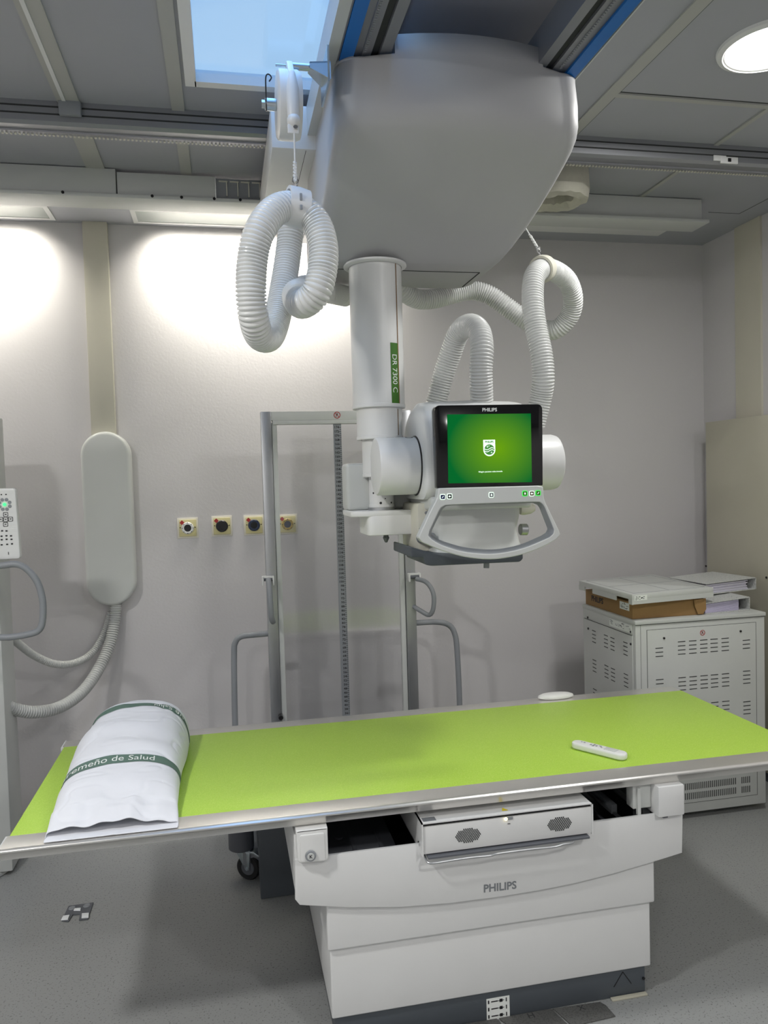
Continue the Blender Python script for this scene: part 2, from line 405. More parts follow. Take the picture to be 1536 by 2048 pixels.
# ------------------------------------------------------------------ bridge
br = thing('ceiling_bridge', (.66, 1.7, 2.78), 'grey travelling bridge beams with blue stripes running under the ceiling above the carriage', 'overhead bridge')
def beam(x0, s):
    # x0 = outer face; s = direction towards the inside
    def X(v): return x0+s*v
    b = N(); pts = [(0, .0), (.005, 0), (.006, .004), (.060, .004), (.062, 0), (.085, 0), (.086, .018), (.105, .018), (.107, .0), (.135, .0), (.135, .09), (0, .09)]
    prism(b, [(X(p), -.6, 2.682+q) for p, q in pts], (0, 4.25, 0)); o = fin('beam', b, M_alud, br)
    b = N(); bx(b, min(X(.006), X(.040)), max(X(.006), X(.040)), -.6, 3.62, 2.678, 2.687); fin('blue_stripe', b, M_blue, o)
    b = N(); bx(b, min(X(.086), X(.105)), max(X(.086), X(.105)), -.6, 3.62, 2.690, 2.6995); fin('running_slot', b, M_slot, o)
    b = N()
    for i in range(60): y = 1.45+i*.0095; bx(b, min(X(.064), X(.070)), max(X(.064), X(.070)), y, y+.005, 2.679, 2.683)
    fin('toothed_belt', b, M_gry, o)
    b = N(); bx(b, min(x0, X(.135)), max(x0, X(.135)), 3.63, 3.66, 2.69, 2.76, .003); fin('end_cap', b, M_dgry, o)
    b = N(); bx(b, min(X(-.03 if s > 0 else -.004), X(0)), max(X(-.03 if s > 0 else -.004), X(0)), -.6, 3.62, 2.680, 2.772); fin('side_cover', b, M_grywh, o)
beam(.330, 1); beam(1.007, -1)
b = N(); bx(b, .186, .338, 2.52, 3.28, 2.636, 2.772, .002); cb = fin('end_carriage_box', b, M_wplas, br)
b = N(); bx(b, .294, .2955, 2.53, 3.27, 2.6355, 2.637); fin('panel_seam', b, M_slot, cb)
b = N(); bx(b, .985, 1.12, 2.52, 3.0, 2.69, 2.772, .002); fin('end_carriage_box', b, M_wplas, br)
b = N(); prism(b, [(.905, 2.36, 2.70), (.905, 2.42, 2.70), (.955, 2.42, 2.70), (.955, 2.36, 2.70)], (0, 0, -.006)); fin('stop_bracket', b, M_steel, br)

# ------------------------------------------------------------------ tube crane
tc_ = thing('ceiling_x_ray_unit', (.51, 2.53, 2.30), 'white ceiling-hung x-ray unit with telescopic column, green touch screen and handle', 'x-ray machine')
# housing
HY1 = 2.80
NOTCH = (.364, .474, .886, 1.004)
SV = sorted([-1+2*i/44 for i in range(45)])
def hous_outline(xl_, xr_, yf, bulge, cr, svals):
    # closed outline from back left corner round the front to the back right corner; cr corner radius
    hc = (xl_+xr_)/2; hw = (xr_-xl_)/2
    pts = [(hc+s*(hw-cr), yf+bulge*s*s) for s in svals]
    def arc(p0, sg):
        x0, y0 = p0; out = []; n = 8
        for k2 in range(1, n+1):
            a = k2/n*PI/2; out.append((x0+sg*cr*math.sin(a), y0+cr*(1-math.cos(a))))
        return out
    left = arc(pts[0], -1)[::-1]; right = arc(pts[-1], 1)
    bc = .03
    sideL = [(xl_, HY1-bc-(HY1-bc-left[0][1])*j/10) for j in range(10)]; sideR = [(xr_, HY1-bc-(HY1-bc-right[-1][1])*j/10) for j in range(9, -1, -1)]
    bl = [(xl_+bc*(1-math.sin(a)), HY1-bc*(1-math.cos(a))) for a in (0, PI/6, PI/3)]
    br_ = [(2*hc-p, q) for p, q in bl[::-1]]
    return bl+sideL+left+pts+right+sideR+br_
LV = [(2.672, .327, 1.016, 1.975, .055, .07), (2.60, .325, 1.016, 1.970, .05, .065), (2.545, .323, 1.015, 1.972, .05, .06), (2.515, .321, 1.013, 1.982, .05, .06), (2.492, .320, 1.010, 2.008, .048, .06),
    (2.470, .318, 1.006, 2.050, .045, .06), (2.44, .316, 1.000, 2.115, .04, .06), (2.40, .314, .990, 2.205, .035, .06), (2.36, .314, .977, 2.295, .03, .065), (2.325, .316, .960, 2.375, .025, .07), (2.30, .322, .942, 2.43, .02, .075), (2.284, .334, .922, 2.465, .01, .08), (2.276, .350, .900, 2.485, .01, .08), (2.274, .366, .880, 2.495, .01, .07)]
xl0, xr0, cr0 = LV[0][1], LV[0][2], LV[0][5]; hc0 = (xl0+xr0)/2; hw0 = (xr0-xl0)/2-cr0
for q in NOTCH:
    s_ = (q-hc0)/hw0
    if abs(s_) < 1:
        SV = [v for v in SV if abs(v-s_) > .012]; SV += [s_-.0015, s_+.0015]
SV.sort()
b = N(); t = bmesh.new(); rows = []
def topz(x, y):
    if y > 2.12: return 2.690
    if NOTCH[1] < x < NOTCH[2]: return 2.724
    if NOTCH[0] < x < NOTCH[3]: return 2.676
    return 2.704
O = [hous_outline(*l[1:], SV) for l in LV]
rows.append([t.verts.new((x, y, topz(x, y))) for x, y in O[0]])
for l, ol in zip(LV, O): rows.append([t.verts.new((x, y, l[0])) for x, y in ol])
for A, B in zip(rows, rows[1:]):
    for j in range(len(A)-1): t.faces.new((A[j], A[j+1], B[j+1], B[j]))
    t.faces.new((A[-1], A[0], B[0], B[-1]))
t.faces.new(rows[-1])
bmesh.ops.recalc_face_normals(t, faces=t.faces[:])
merge(b, t)
hs = fin('carriage_cover', b, M_hous, tc_, 50)
md = hs.modifiers.new('thick', 'SOLIDIFY'); md.thickness = .005; md.offset = -1
b = N(); bx(b, .37, .885, 2.572, 2.575, 2.2725, 2.276); bx(b, .885, .888, 2.575, 2.77, 2.2725, 2.276); fin('panel_seam', b, M_slot, hs)
# rear lower plate carried under the cover
b = N(); lathe(b, [(.088, 0), (.104, 0), (.104, -.006), (.098, -.010), (.088, -.010)], (.51, 2.53, 2.276), n=48); fin('column_collar', b, M_wplas, tc_)
CX, CY = .510, 2.53
segs = [(.0865, 2.275, 1.805), (.0755, 1.806, 1.703), (.0600, 1.704, 1.580), (.0410, 1.582, 1.478)]
cols = []
for i, (r_, za, zb) in enumerate(segs):
    b = N(); lathe(b, [(r_-.008, za), (r_, za), (r_, zb+.012), (r_+.0015, zb+.011), (r_+.0015, zb+.002), (r_, zb), (r_-.010, zb), (r_-.010, za)], (CX, CY, 0), n=64)
    cols.append(fin('column_tube', b, M_wplas, tc_))
def oncyl(r_, a0):
    return lambda u, v, c=None: Vector((CX+r_*math.sin(a0+u/r_), CY-r_*math.cos(a0+u/r_), v))
# label on the column
A0 = .20
def cylstrip(bm, r_, a, b_, z0, z1, n=8):
    f = oncyl(r_, 0); t = bmesh.new(); A = []
    for i in range(n+1):
        an = (a+(b_-a)*i/n)*r_; A.append((t.verts.new(f(an, z0)), t.verts.new(f(an, z1))))
    for p, q in zip(A, A[1:]): t.faces.new((p[0], q[0], q[1], p[1]))
    merge(bm, t)
b = N(); cylstrip(b, .0872, .31, .67, 1.812, 2.01); lb = fin('label_strip', b, M_lab, cols[0])
f_ = oncyl(.0878, .47)
text('lettering', 'DR 7300 C', (0, 0, 0), .027, M_wink, cols[0], warp=lambda x, y: f_(y, 1.912-x), label='white lettering DR 7300 C')
b = N(); cylstrip(b, .0874, .655, .700, 1.81, 2.27, 3); fin('brown_seam', b, M_brown, cols[0])
b = N(); cylstrip(b, .0764, .72, .765, 1.712, 1.80, 3); fin('brown_seam', b, M_brown, cols[1])
b = N()
b.free()
for a, z, rr in ((.10, 1.527, .006), (-.28, 1.494, .0042), (.10, 1.508, .002), (.68, 1.494, .003), (-.9, 1.527, .003)):
    b = N(); p = oncyl(.0405, 0)(a*.0405, z); d = Vector((p.x-CX, p.y-CY, 0)).normalized(); cyl(b, p, p+d*.0012, rr, n=16); fin('screw_hole', b, M_black, cols[3])
b = N(); cyl(b, (CX, CY, 1.470), (CX, CY, 1.479), .046, n=40); fin('metal_ring', b, M_alu, tc_)
# arm bracket
b = N()
prism(b, fillet([(.395, 2.47, 1.452), (.455, 2.452, 1.452), (.62, 2.452, 1.452), (.66, 2.50, 1.452), (.66, 2.66, 1.452), (.395, 2.66, 1.452)], .02), (0, 0, .018), .003)
prism(b, fillet([(.447, 2.452, 1.39), (.60, 2.452, 1.39), (.66, 2.46, 1.39), (.66, 2.63, 1.39), (.447, 2.63, 1.39)], .025), (0, 0, .066), .004)
arm = fin('support_arm', b, M_wplas, tc_)
b = N(); bx(b, .62, .76, 2.47, 2.60, 1.395, 1.455, .004); fin('arm_link', b, M_wplas, arm)
b = N(); bx(b, .398, .63, 2.56, 2.67, 1.470, 1.628, .012, seg=3); fin('rear_cover', b, M_grywh, tc_)
b = N(); lathe(b, [(0, -.030), (.004, -.029), (.011, -.014), (.0085, -.008), (.0085, 0), (0, 0)], (CX+.005, 2.50, 1.392), n=20); fin('end_pin', b, M_dgry, arm)
# tube head
TX = .775; TZ = 1.612; TY_ = 2.415
b = N(); lathe(b, [(0, 0), (.082, 0), (.089, .002), (.092, .007), (.092, .135), (0, .135)], (.468, TY_, TZ), (1, 0, 0), n=64)
dl = fin('tube_end_drum', b, M_wplas, tc_)
b = N()
def ond(u, v, r_=.0925):  # wrap on the drum, u along X, v round it (up)
    a = v/r_; return Vector((u, TY_-r_*math.cos(a), TZ+r_*math.sin(a)))
t = bmesh.new(); cc = [ond(.577+.013*math.cos(2*PI*i/24), .125+.011*math.sin(2*PI*i/24)) for i in range(24)]
ci = [ond(.577+.009*math.cos(2*PI*i/24), .125+.0075*math.sin(2*PI*i/24)) for i in range(24)]
vo = [t.verts.new(p) for p in cc]; vi = [t.verts.new(p) for p in ci]
for i in range(24): j = (i+1) % 24; t.faces.new((vo[i], vo[j], vi[j], vi[i]))
merge(b, t); fin('round_mark', b, M_ink, dl)
text('lettering', 'SRO 33100', (0, 0, 0), .013, M_ink, dl, warp=lambda x, y: ond(.535+x, .132+y))
b = N(); lathe(b, [(0, 0), (.078, 0), (.088, -.006), (.092, -.02), (.092, -.135), (0, -.135)], (1.082, TY_, TZ), (1, 0, 0), n=64)
dr = fin('tube_end_drum', b, M_wplas, tc_)
b = N(); lathe(b, [(.093, 0), (.0965, .003), (.0965, .009), (.093, .012)], (.596, TY_, TZ), (1, 0, 0), n=64); fin('black_gap', b, M_black, tc_)
# central body with a domed top
b = N(); prof = fillet([(0, 2.27, 1.505), (0, 2.255, 1.70), (0, 2.30, 1.795), (0, 2.42, 1.822), (0, 2.54, 1.79), (0, 2.60, 1.68), (0, 2.60, 1.505)], .06, 6)
t = bmesh.new(); XS = [(.600, .93), (.604, .96), (.615, .985), (.64, .995), (.70, 1.0), (.775, 1.01), (.85, 1.0), (.91, .995), (.935, .985), (.946, .96), (.95, .93)]; rows = []
for x, s in XS: rows.append([t.verts.new((x, 2.43+(p[1]-2.43)*s, 1.505+(p[2]-1.505)*(s-(.03 if s < .97 else 0)))) for p in prof])
for A, B in zip(rows, rows[1:]):
    for j in range(len(A)): t.faces.new((A[j], A[(j+1) % len(A)], B[(j+1) % len(A)], B[j]))
t.faces.new(rows[0]); t.faces.new(rows[-1][::-1]); merge(b, t); fin('tube_housing', b, M_wplas, tc_, 50)
b = N(); bx(b, .612, .94, 2.275, 2.56, 1.47, 1.515, .012, seg=3); fin('swivel_ring', b, M_grywh, tc_)
# side mount block
b = N(); prism(b, fillet([(.590, 2.36, 1.342), (.590, 2.36, 1.492), (.66, 2.36, 1.492), (.66, 2.36, 1.326), (.63, 2.36, 1.326)], .01), (0, .22, 0), .003); sm = fin('side_mount', b, M_cream, tc_)
b = N(); cyl(b, (.618, 2.355, 1.462), (.618, 2.362, 1.462), .0055, n=20); cyl(b, (.618, 2.357, 1.443), (.618, 2.361, 1.443), .0015, n=10); bx(b, .592, .659, 2.3585, 2.361, 1.413, 1.4145); fin('screw', b, M_gry, sm)
b = N(); cyl(b, (.596, 2.36, 1.385), (.62, 2.30, 1.385), .018, n=24, bev=.003); fin('adjust_knob', b, M_gry, sm)
# collimator
b = N(); t = bmesh.new()
def rr3(cx, cy, wx, wy, r_, z): return [(p, q, z) for p, q in rrect(cx, cy, wx, wy, r_, 6)]
L0 = [rr3(.770, 2.42, .29, .24, .03, 1.495), rr3(.770, 2.42, .29, .24, .03, 1.45), rr3(.770, 2.43, .275, .235, .03, 1.40), rr3(.770, 2.425, .285, .25, .03, 1.36), rr3(.770, 2.42, .30, .26, .03, 1.335), rr3(.770, 2.425, .305, .255, .03, 1.326)]
rows = [[t.verts.new(p) for p in L_] for L_ in L0]
for A, B in zip(rows, rows[1:]):
    for j in range(len(A)): t.faces.new((A[j], A[(j+1) % len(A)], B[(j+1) % len(A)], B[j]))
t.faces.new(rows[0]); t.faces.new(rows[-1][::-1]); merge(b, t); co = fin('collimator', b, M_grywh, tc_, 50)
b = N(); prism(b, fillet([(0.545,2.275,1.364),(0.607,2.275,1.343),(0.731,2.275,1.334),(0.904,2.275,1.341),(0.905,2.275,1.310),(0.894,2.275,1.301),(0.609,2.275,1.303),(0.590,2.275,1.307),(0.582,2.275,1.329),(0.544,2.275,1.332)], .006), (0, .25, 0), .004)
fin('collimator_base', b, M_dark, tc_)
b = N(); cyl(b, (0.803,2.330,1.297), (0.802,2.330,1.281), .009, n=20); fin('base_pin', b, M_gry, co)
b = N(); bx(b, .69, .75, 2.30, 2.33, 1.300, 1.3025); fin('warning_tape', b, M_yel, co)
b = N(); cyl(b, (0.953,2.420,1.392), (0.978,2.420,1.391), .019, n=28, bev=.002); fin('metal_knob', b, M_alu, co)
b = N(); lathe(b, [(0, 0), (.02, 0), (.022, .01), (.019, .035), (.010, .05), (0, .052)], (0.967,2.450,1.460), (1, -.1, 0), n=24); fin('side_grip', b, M_cream, co)
# screen
YS = 2.185
scr = [(0.605,2.185,1.782),(0.941,2.185,1.783),(0.937,2.185,1.539),(0.608,2.185,1.541)]
b = N(); prism(b, fillet(scr, [.018, .018, .003, .003], 6), (0, .035, 0), .003, seg=2); bez = fin('screen_bezel', b, M_glossblk, tc_)
dp = [(0.643,2.183,1.755),(0.902,2.183,1.755),(0.901,2.183,1.550),(0.641,2.183,1.554)]
M_scr = bpy.data.materials.new('green_display'); M_scr.use_nodes = True; n = M_scr.node_tree; n.nodes.clear()
o = n.nodes.new('ShaderNodeOutputMaterial'); e = n.nodes.new('ShaderNodeEmission'); t1 = n.nodes.new('ShaderNodeTexCoord'); gr = n.nodes.new('ShaderNodeTexGradient'); gr.gradient_type = 'SPHERICAL'
mp = n.nodes.new('ShaderNodeMapping'); mp.inputs['Scale'].default_value = (6.5, 1, 7.5); mp.inputs['Location'].default_value = (-.15, 0, .0)
rp = n.nodes.new('ShaderNodeValToRGB'); rp.color_ramp.elements[0].color = srgb(8, 104, 44); rp.color_ramp.elements[1].color = srgb(104, 160, 18); rp.color_ramp.elements[1].position = .95
n.links.new(t1.outputs['Object'], mp.inputs['Vector']); n.links.new(mp.outputs[0], gr.inputs['Vector']); n.links.new(gr.outputs['Fac'], rp.inputs['Fac']); n.links.new(rp.outputs['Color'], e.inputs['Color']); n.links.new(e.outputs[0], o.inputs[0])
b = N(); prism(b, dp, (0, .0015, 0)); ds = fin('display', b, M_scr, bez)
M_wemit = mat('display_white', (220, 240, 225), .5, emit=.9)
M_gemit = mat('display_logo_green', (60, 130, 50), .5, emit=.5)
cxs, czs = 0.769, 1.655
text('lettering', 'PHILIPS', (0.773, 2.1835, 1.767), .0145, M_wink, bez, bold=.0003, sx=1.0)
# shield emblem
b = N(); sh = [(-.0185, .024), (.0185, .024), (.0185, -.006)]+[(.0185*math.cos(a), -.006-.0185*math.sin(a)) for a in [PI*i/14 for i in range(1, 14)]]+[(-.0185, -.006)]
prism(b, [(cxs+p, 2.1822, czs+q) for p, q in sh], (0, .0004, 0)); sd = fin('shield_emblem', b, M_wemit, ds)
b = N(); prism(b, [(cxs+.0155*math.cos(2*PI*i/40), 2.1818, czs-.005+.0155*math.sin(2*PI*i/40)) for i in range(40)], (0, .0002, 0)); fin('emblem_disc', b, M_gemit, sd)
b = N()
for dz in (.0025, -.0035):
    tp = []; bt = []
    for i in range(17):
        x = -.0155+.031*i/16; z = -.005+dz+.003*math.sin(x/.0155*PI); tp.append((cxs+x, 2.1816, czs+z+.0011)); bt.append((cxs+x, 2.1816, czs+z-.0011))
    prism(b, tp+bt[::-1], (0, .0001, 0))
for px_, pz_, q in ((-.006, .0035, .0042), (.0065, -.0135, .0038), (-.001, .006, .0025)):
    star = []
    for i in range(8):
        r_ = q if i % 2 == 0 else q*.25; star.append((cxs+px_+r_*math.sin(i*PI/4), 2.1816, czs+pz_+r_*math.cos(i*PI/4)))
    prism(b, star, (0, .0001, 0))
fin('emblem_waves', b, M_wemit, sd)
text('lettering', 'PHILIPS', (cxs, 2.1818, czs+.0175), .0082, M_gemit, sd, bold=.0002)
text('status_text', 'Ningún paciente seleccionado', (0.771, 2.182, 1.585), .0062, M_wemit, ds)
# control panel with open handle
outer = fillet([(0.607,2.175,1.541),(0.933,2.175,1.539),(0.936,2.175,1.495),(0.990,2.175,1.385),(0.938,2.175,1.357),(0.863,2.175,1.333),(0.768,2.175,1.322),(0.676,2.175,1.336),(0.602,2.175,1.362),(0.540,2.175,1.393),(0.590,2.175,1.490),(0.606,2.175,1.514)], [.003,.003,.012,.012,.05,.05,.05,.05,.05,.012,.02,.02], 5)
inner = fillet([(0.623,2.175,1.491),(0.922,2.175,1.491),(0.934,2.175,1.480),(0.968,2.175,1.398),(0.952,2.175,1.383),(0.863,2.175,1.351),(0.769,2.175,1.339),(0.676,2.175,1.351),(0.608,2.175,1.376),(0.574,2.175,1.400),(0.575,2.175,1.411),(0.611,2.175,1.480)], [.01,.006,.01,.012,.01,.05,.05,.05,.05,.008,.01,.012], 5)
innerb = fillet([(0.639,2.207,1.488),(0.916,2.207,1.486),(0.929,2.207,1.477),(0.958,2.207,1.402),(0.946,2.207,1.391),(0.868,2.207,1.361),(0.780,2.207,1.350),(0.687,2.207,1.363),(0.618,2.207,1.387),(0.592,2.207,1.403),(0.591,2.207,1.412),(0.628,2.207,1.478)], [.01,.006,.01,.012,.01,.05,.05,.05,.05,.008,.01,.012], 5)
cen = Vector((.775, 2.175, 1.43))
def by_angle(loop, n=96, cen=cen):
    out = []; P = [Vector(p) for p in loop]
    for i in range(n):
        a = 2*PI*i/n; d = Vector((math.cos(a), 0, math.sin(a))); best = None
        for p, q in zip(P, P[1:]+P[:1]):
            ex = q-p; dx, dz = d.x, d.z; den = dx*(-ex.z)+dz*ex.x
            if abs(den) < 1e-12: continue
            rx_, rz_ = p.x-cen.x, p.z-cen.z
            tt = (rx_*(-ex.z)+rz_*ex.x)/den; uu = (dx*rz_-dz*rx_)/den
            if tt > 0 and -1e-6 <= uu <= 1+1e-6 and (best is None or tt > best): best = tt
        out.append(cen+d*best)
    return out
b = N(); ring_plate(b, by_angle(outer), by_angle(inner), (0, .032, 0), 1, by_angle(innerb, cen=cen+Vector((0, .032, 0))))
ch = fin('control_handle', b, [M_grywh, M_gry], tc_, 40)
md = ch.modifiers.new('bev', 'BEVEL'); md.width = .003; md.segments = 2; md.limit_method = 'ANGLE'
def icon(px_, pz_, m1, m2, glyph):
    b = N(); prism(b, [(px_+p, 2.1735, pz_+q) for p, q in rrect(0, 0, .0165, .0165, .004, 3)], (0, .001, 0)); k1 = fin('button', b, m1, ch)
    b = N(); prism(b, [(px_+p, 2.1728, pz_+q) for p, q in rrect(0, 0, .0125, .0125, .0025, 3)], (0, .001, 0)); fin('button_face', b, m2, k1)
    b = N(); prism(b, [(px_+p, 2.1724, pz_+q) for p, q in glyph], (0, .0003, 0)); fin('button_symbol', b, M_wemit, k1)
M_navy = mat('navy_face', (20, 20, 80), .4); M_grnb = mat('button_green', (60, 225, 80), .4, emit=.8); M_brn = mat('button_brown', (90, 70, 55), .4)
G1 = [(-.003, -.003), (.001, .003), (.003, .003), (-.001, -.003)]; G2 = [(-.004, 0), (-.001, .003), (.004, 0), (-.001, -.003)]; G3 = [(-.002, -.003), (.002, -.003), (.002, .001), (0, .004), (-.002, .001)]
I_ = [(0.620,2.172,1.515),(0.641,2.172,1.516),(0.769,2.172,1.516),(0.874,2.172,1.517),(0.896,2.172,1.516),(0.916,2.172,1.517)]
icon(I_[0][0], I_[0][2], M_wemit, M_navy, G1); icon(I_[1][0], I_[1][2], M_wemit, M_ink, G2); icon(I_[2][0], I_[2][2], M_wemit, M_inkg, G3)
icon(I_[3][0], I_[3][2], M_grnb, M_lab, G3); icon(I_[4][0], I_[4][2], M_wemit, M_brn, G2); icon(I_[5][0], I_[5][2], M_grnb, M_lab, G1)

# hoses
def hose(name, pts, r_, m_, parent, pitch=.0094, rib=.15, n=22, **kw):
    b = N(); sweep(b, pts, r_, n=n, step=pitch/3, rib=rib); return fin(name, b, m_, parent, 60, **kw)
HR = .037
hl = [(0.448,2.780,2.234),(0.368,2.660,2.218),(0.278,2.420,2.174),(0.209,2.140,2.084),(0.206,1.970,2.019),(0.237,1.920,2.036),(0.256,1.920,2.098),(0.259,1.930,2.162),(0.242,1.950,2.222),(0.199,1.960,2.255),(0.147,1.930,2.236),(0.105,1.900,2.177),(0.085,1.900,2.111),(0.078,1.900,2.028),(0.084,1.920,1.967),(0.100,1.980,1.940),(0.130,2.060,1.955),(0.158,2.140,2.027),(0.181,2.200,2.123),(0.200,2.240,2.218),(0.213,2.250,2.299),(0.222,2.250,2.342)]
h1 = hose('supply_hose', hl, HR, M_hose, tc_)
hr_ = [(0.617,2.800,2.328),(0.661,2.820,2.279),(0.731,2.860,2.249),(0.807,2.880,2.254),(0.887,2.900,2.279),(0.966,2.910,2.296),(1.035,2.900,2.278),(1.103,2.880,2.226),(1.166,2.860,2.175),(1.229,2.840,2.137),(1.273,2.800,2.129),(1.307,2.760,2.175),(1.301,2.720,2.231),(1.260,2.680,2.281),(1.186,2.620,2.298),(1.112,2.560,2.288),(1.055,2.500,2.240),(1.032,2.460,2.140),(1.034,2.440,2.053),(1.042,2.420,1.967),(1.047,2.420,1.893),(1.045,2.440,1.830),(1.027,2.460,1.740)]
h2 = hose('supply_hose', hr_, HR, M_hose, tc_)
hm = [(0.818,2.380,1.769),(0.810,2.360,1.830),(0.803,2.340,1.907),(0.808,2.340,1.977),(0.813,2.380,2.035),(0.803,2.440,2.067),(0.784,2.500,2.054),(0.767,2.540,1.994),(0.745,2.570,1.914),(0.723,2.590,1.822),(0.714,2.590,1.762)]
h3 = hose('supply_hose', hm, HR, M_hose, tc_)
def collar(p, ax, r_=.048, L_=.04):
    b = N(); lathe(b, [(r_-.008, -L_/2), (r_, -L_/2), (r_+.002, 0), (r_, L_/2), (r_-.008, L_/2), (r_-.008, -L_/2)], p, ax, n=40); return b
b = collar(hl[9], Vector(hl[10])-Vector(hl[8]), .047, .052); c1 = fin('hose_clamp', b, M_wplas, tc_)
b = N(); p = Vector(hl[9]); bx(b, p.x+.005, p.x+.011, p.y-.051, p.y-.047, p.z-.022, p.z-.010, .001); bx(b, p.x+.005, p.x+.011, p.y-.050, p.y-.046, p.z+.0, p.z+.018, .001); fin('clamp_slot', b, M_gry, c1)
b = collar(hr_[15], Vector(hr_[16])-Vector(hr_[14]), .046, .035); c2 = fin('hose_clamp', b, M_cream, tc_)
def cordage(p0, p1, parent):
    p0 = Vector(p0); p1 = Vector(p1)
    b = N(); sweep(b, [p0, p0.lerp(p1, .6)], .0022, n=8, smooth=False); o1 = fin('cord', b, M_wplas, parent)
    b = N()
    for k_ in (0, 1): sweep(b, [p0.lerp(p1, .55+.33*i/20)+Vector((math.cos(i*.9+k_*PI), math.sin(i*.9+k_*PI), 0))*.003 for i in range(21)], .0028, n=8, step=.005)
    fin('cord_knot', b, M_wplas, o1)
    b = N(); q = p0.lerp(p1, .88)
    sweep(b, [q+Vector((math.cos(a)*.006, 0, math.sin(a)*.011)) for a in [i*PI/5 for i in range(10)]+[.01]], .0022, n=8, step=.004)
    cyl(b, q-Vector((0, 0, .008)), p1-Vector((0, 0, .004)), .004, n=12); fin('hook', b, M_chrome, o1)
# spring balancer
bp_ = (0.195,2.030,2.536); bX, bY, bZ = bp_
ba = thing('hose_balancer', bp_, 'white round spring balancer hanging beside the skylight, holding up the left hose', 'spring balancer')
b = N(); lathe(b, [(0, 0), (.076, 0), (.082, .004), (.083, .010), (.083, .050), (.078, .060), (0, .060)], (bX-.030, bY, bZ), (1, 0, 0), n=64); dk = fin('drum', b, M_wplas, ba)
b = N(); prism(b, fillet([(0+bX-.004, bY-.082, bZ-.085), (bX-.004, bY-.082, bZ-.02), (bX-.004, bY-.070, bZ+.05), (bX-.004, bY-.02, bZ+.105), (bX-.004, bY+.0, bZ+.105), (bX-.004, bY+.0, bZ-.06)], .01), (.016, 0, 0), .003)
lathe(b, [(0, -.002), (.012, 0), (.0155, .01), (.0155, .075), (.008, .115), (0, .125)], (bX+.004, bY-.083, bZ-.07), (0, .05, 1), n=24)
fin('cable_guide', b, M_wplas, ba)
b = N(); bmesh.ops.create_uvsphere(b, u_segments=24, v_segments=14, radius=.017, matrix=Matrix.Translation((bX+.004, bY-.084, bZ-.075))); fin('stop_ball', b, M_wplas, ba)
b = N(); bx(b, bX-.012, bX+.016, bY-.090, bY-.082, bZ-.108, bZ-.085, .003); tb_ = fin('cord_tab', b, M_wplas, ba)
b = N(); cyl(b, (bX+.007, bY-.094, bZ-.094), (bX+.007, bY-.088, bZ-.094), .006, n=16, bev=.001); fin('screw', b, M_chrome, tb_)
b = N(); cyl(b, (bX-.060, bY, bZ), (bX-.030, bY, bZ), .015, n=24, bev=.002); cyl(b, (bX-.068, bY, bZ), (bX-.060, bY, bZ), .010, n=6); ax_ = fin('spindle', b, M_steel, ba)
b = N(); sweep(b, [(bX-.057, bY-.010, bZ-.022), (bX-.057, bY-.016, bZ+.02), (bX-.056, bY-.016, bZ+.060), (bX-.049, bY-.016, bZ+.068), (bX-.042, bY-.016, bZ+.060), (bX-.048, bY-.016, bZ+.050)], .0018, n=8, step=.004); fin('split_pin', b, M_black, ax_)
b = N(); cyl(b, (bX-.03, bY-.01, bZ+.095), (bX+.060, bY-.01, bZ+.095), .0035, n=12); cyl(b, (bX+.012, bY-.01, bZ+.095), (bX+.055, bY-.01, bZ+.095), .009, n=16); fin('suspension_bolt', b, M_steel, ba)
b = N(); prism(b, [(bX+.055, bY-.03, bZ+.10), (bX+.055, bY+.02, bZ+.10), (.302, bY+.10, bZ+.10), (.302, bY-.04, bZ+.10)], (0, 0, -.004)); prism(b, [(bX+.055, bY-.03, bZ+.10), (.302, bY-.04, bZ+.10), (.302, bY-.04, bZ+.055), (bX+.055, bY-.03, bZ+.085)], (0, .003, 0)); bx(b, .294, .299, bY-.04, bY+.10, bZ+.05, bZ+.14)
fin('mounting_bracket', b, M_steel, ba)
cordage((bX+.004, bY-.088, bZ-.10), Vector(hl[9])+Vector((0, 0, .048)), ba)
cordage((1.055,2.660,2.523), Vector(hr_[15])+Vector((0, 0, .046)), tc_)

# ------------------------------------------------------------------ examination table
TZt = .685; TX0, TX1 = -.580, 1.773; TY0, TY1 = 2.027, 2.868
et = thing('examination_table', (.72, 2.45, 0), 'x-ray examination table with lime green top, aluminium rims and white stepped pedestal', 'examination table')
b = N(); bx(b, TX0+.006, TX1, TY0+.079, TY1-.078, TZt-.030, TZt+.0008, .001); fin('tabletop', b, M_green, et, label='speckled lime green tabletop')
def rimprof(y, s): return [(y+s*.080, TZt), (y+s*.010, TZt), (y+s*.004, TZt-.0015), (y, TZt-.005), (y+s*.001, TZt-.009), (y+s*.005, TZt-.011), (y+s*.018, TZt-.034), (y+s*.080, TZt-.034)]
for y, s in ((TY0, 1), (TY1, -1)):
    b = N(); prism(b, [(TX0, p, q) for p, q in rimprof(y, s)], (TX1-TX0, 0, 0)); ro = fin('side_rail', b, M_rim, et)
    b = N(); bx(b, TX0-.004, TX0, min(y, y+s*.08), max(y, y+s*.08), TZt-.034, TZt, .001); fin('end_cap', b, M_white, ro)
b = N(); bx(b, TX0+.02, TX1-.02, TY0+.085, TY1-.085, TZt-.05, TZt-.031); fin('underframe', b, M_gry, et)
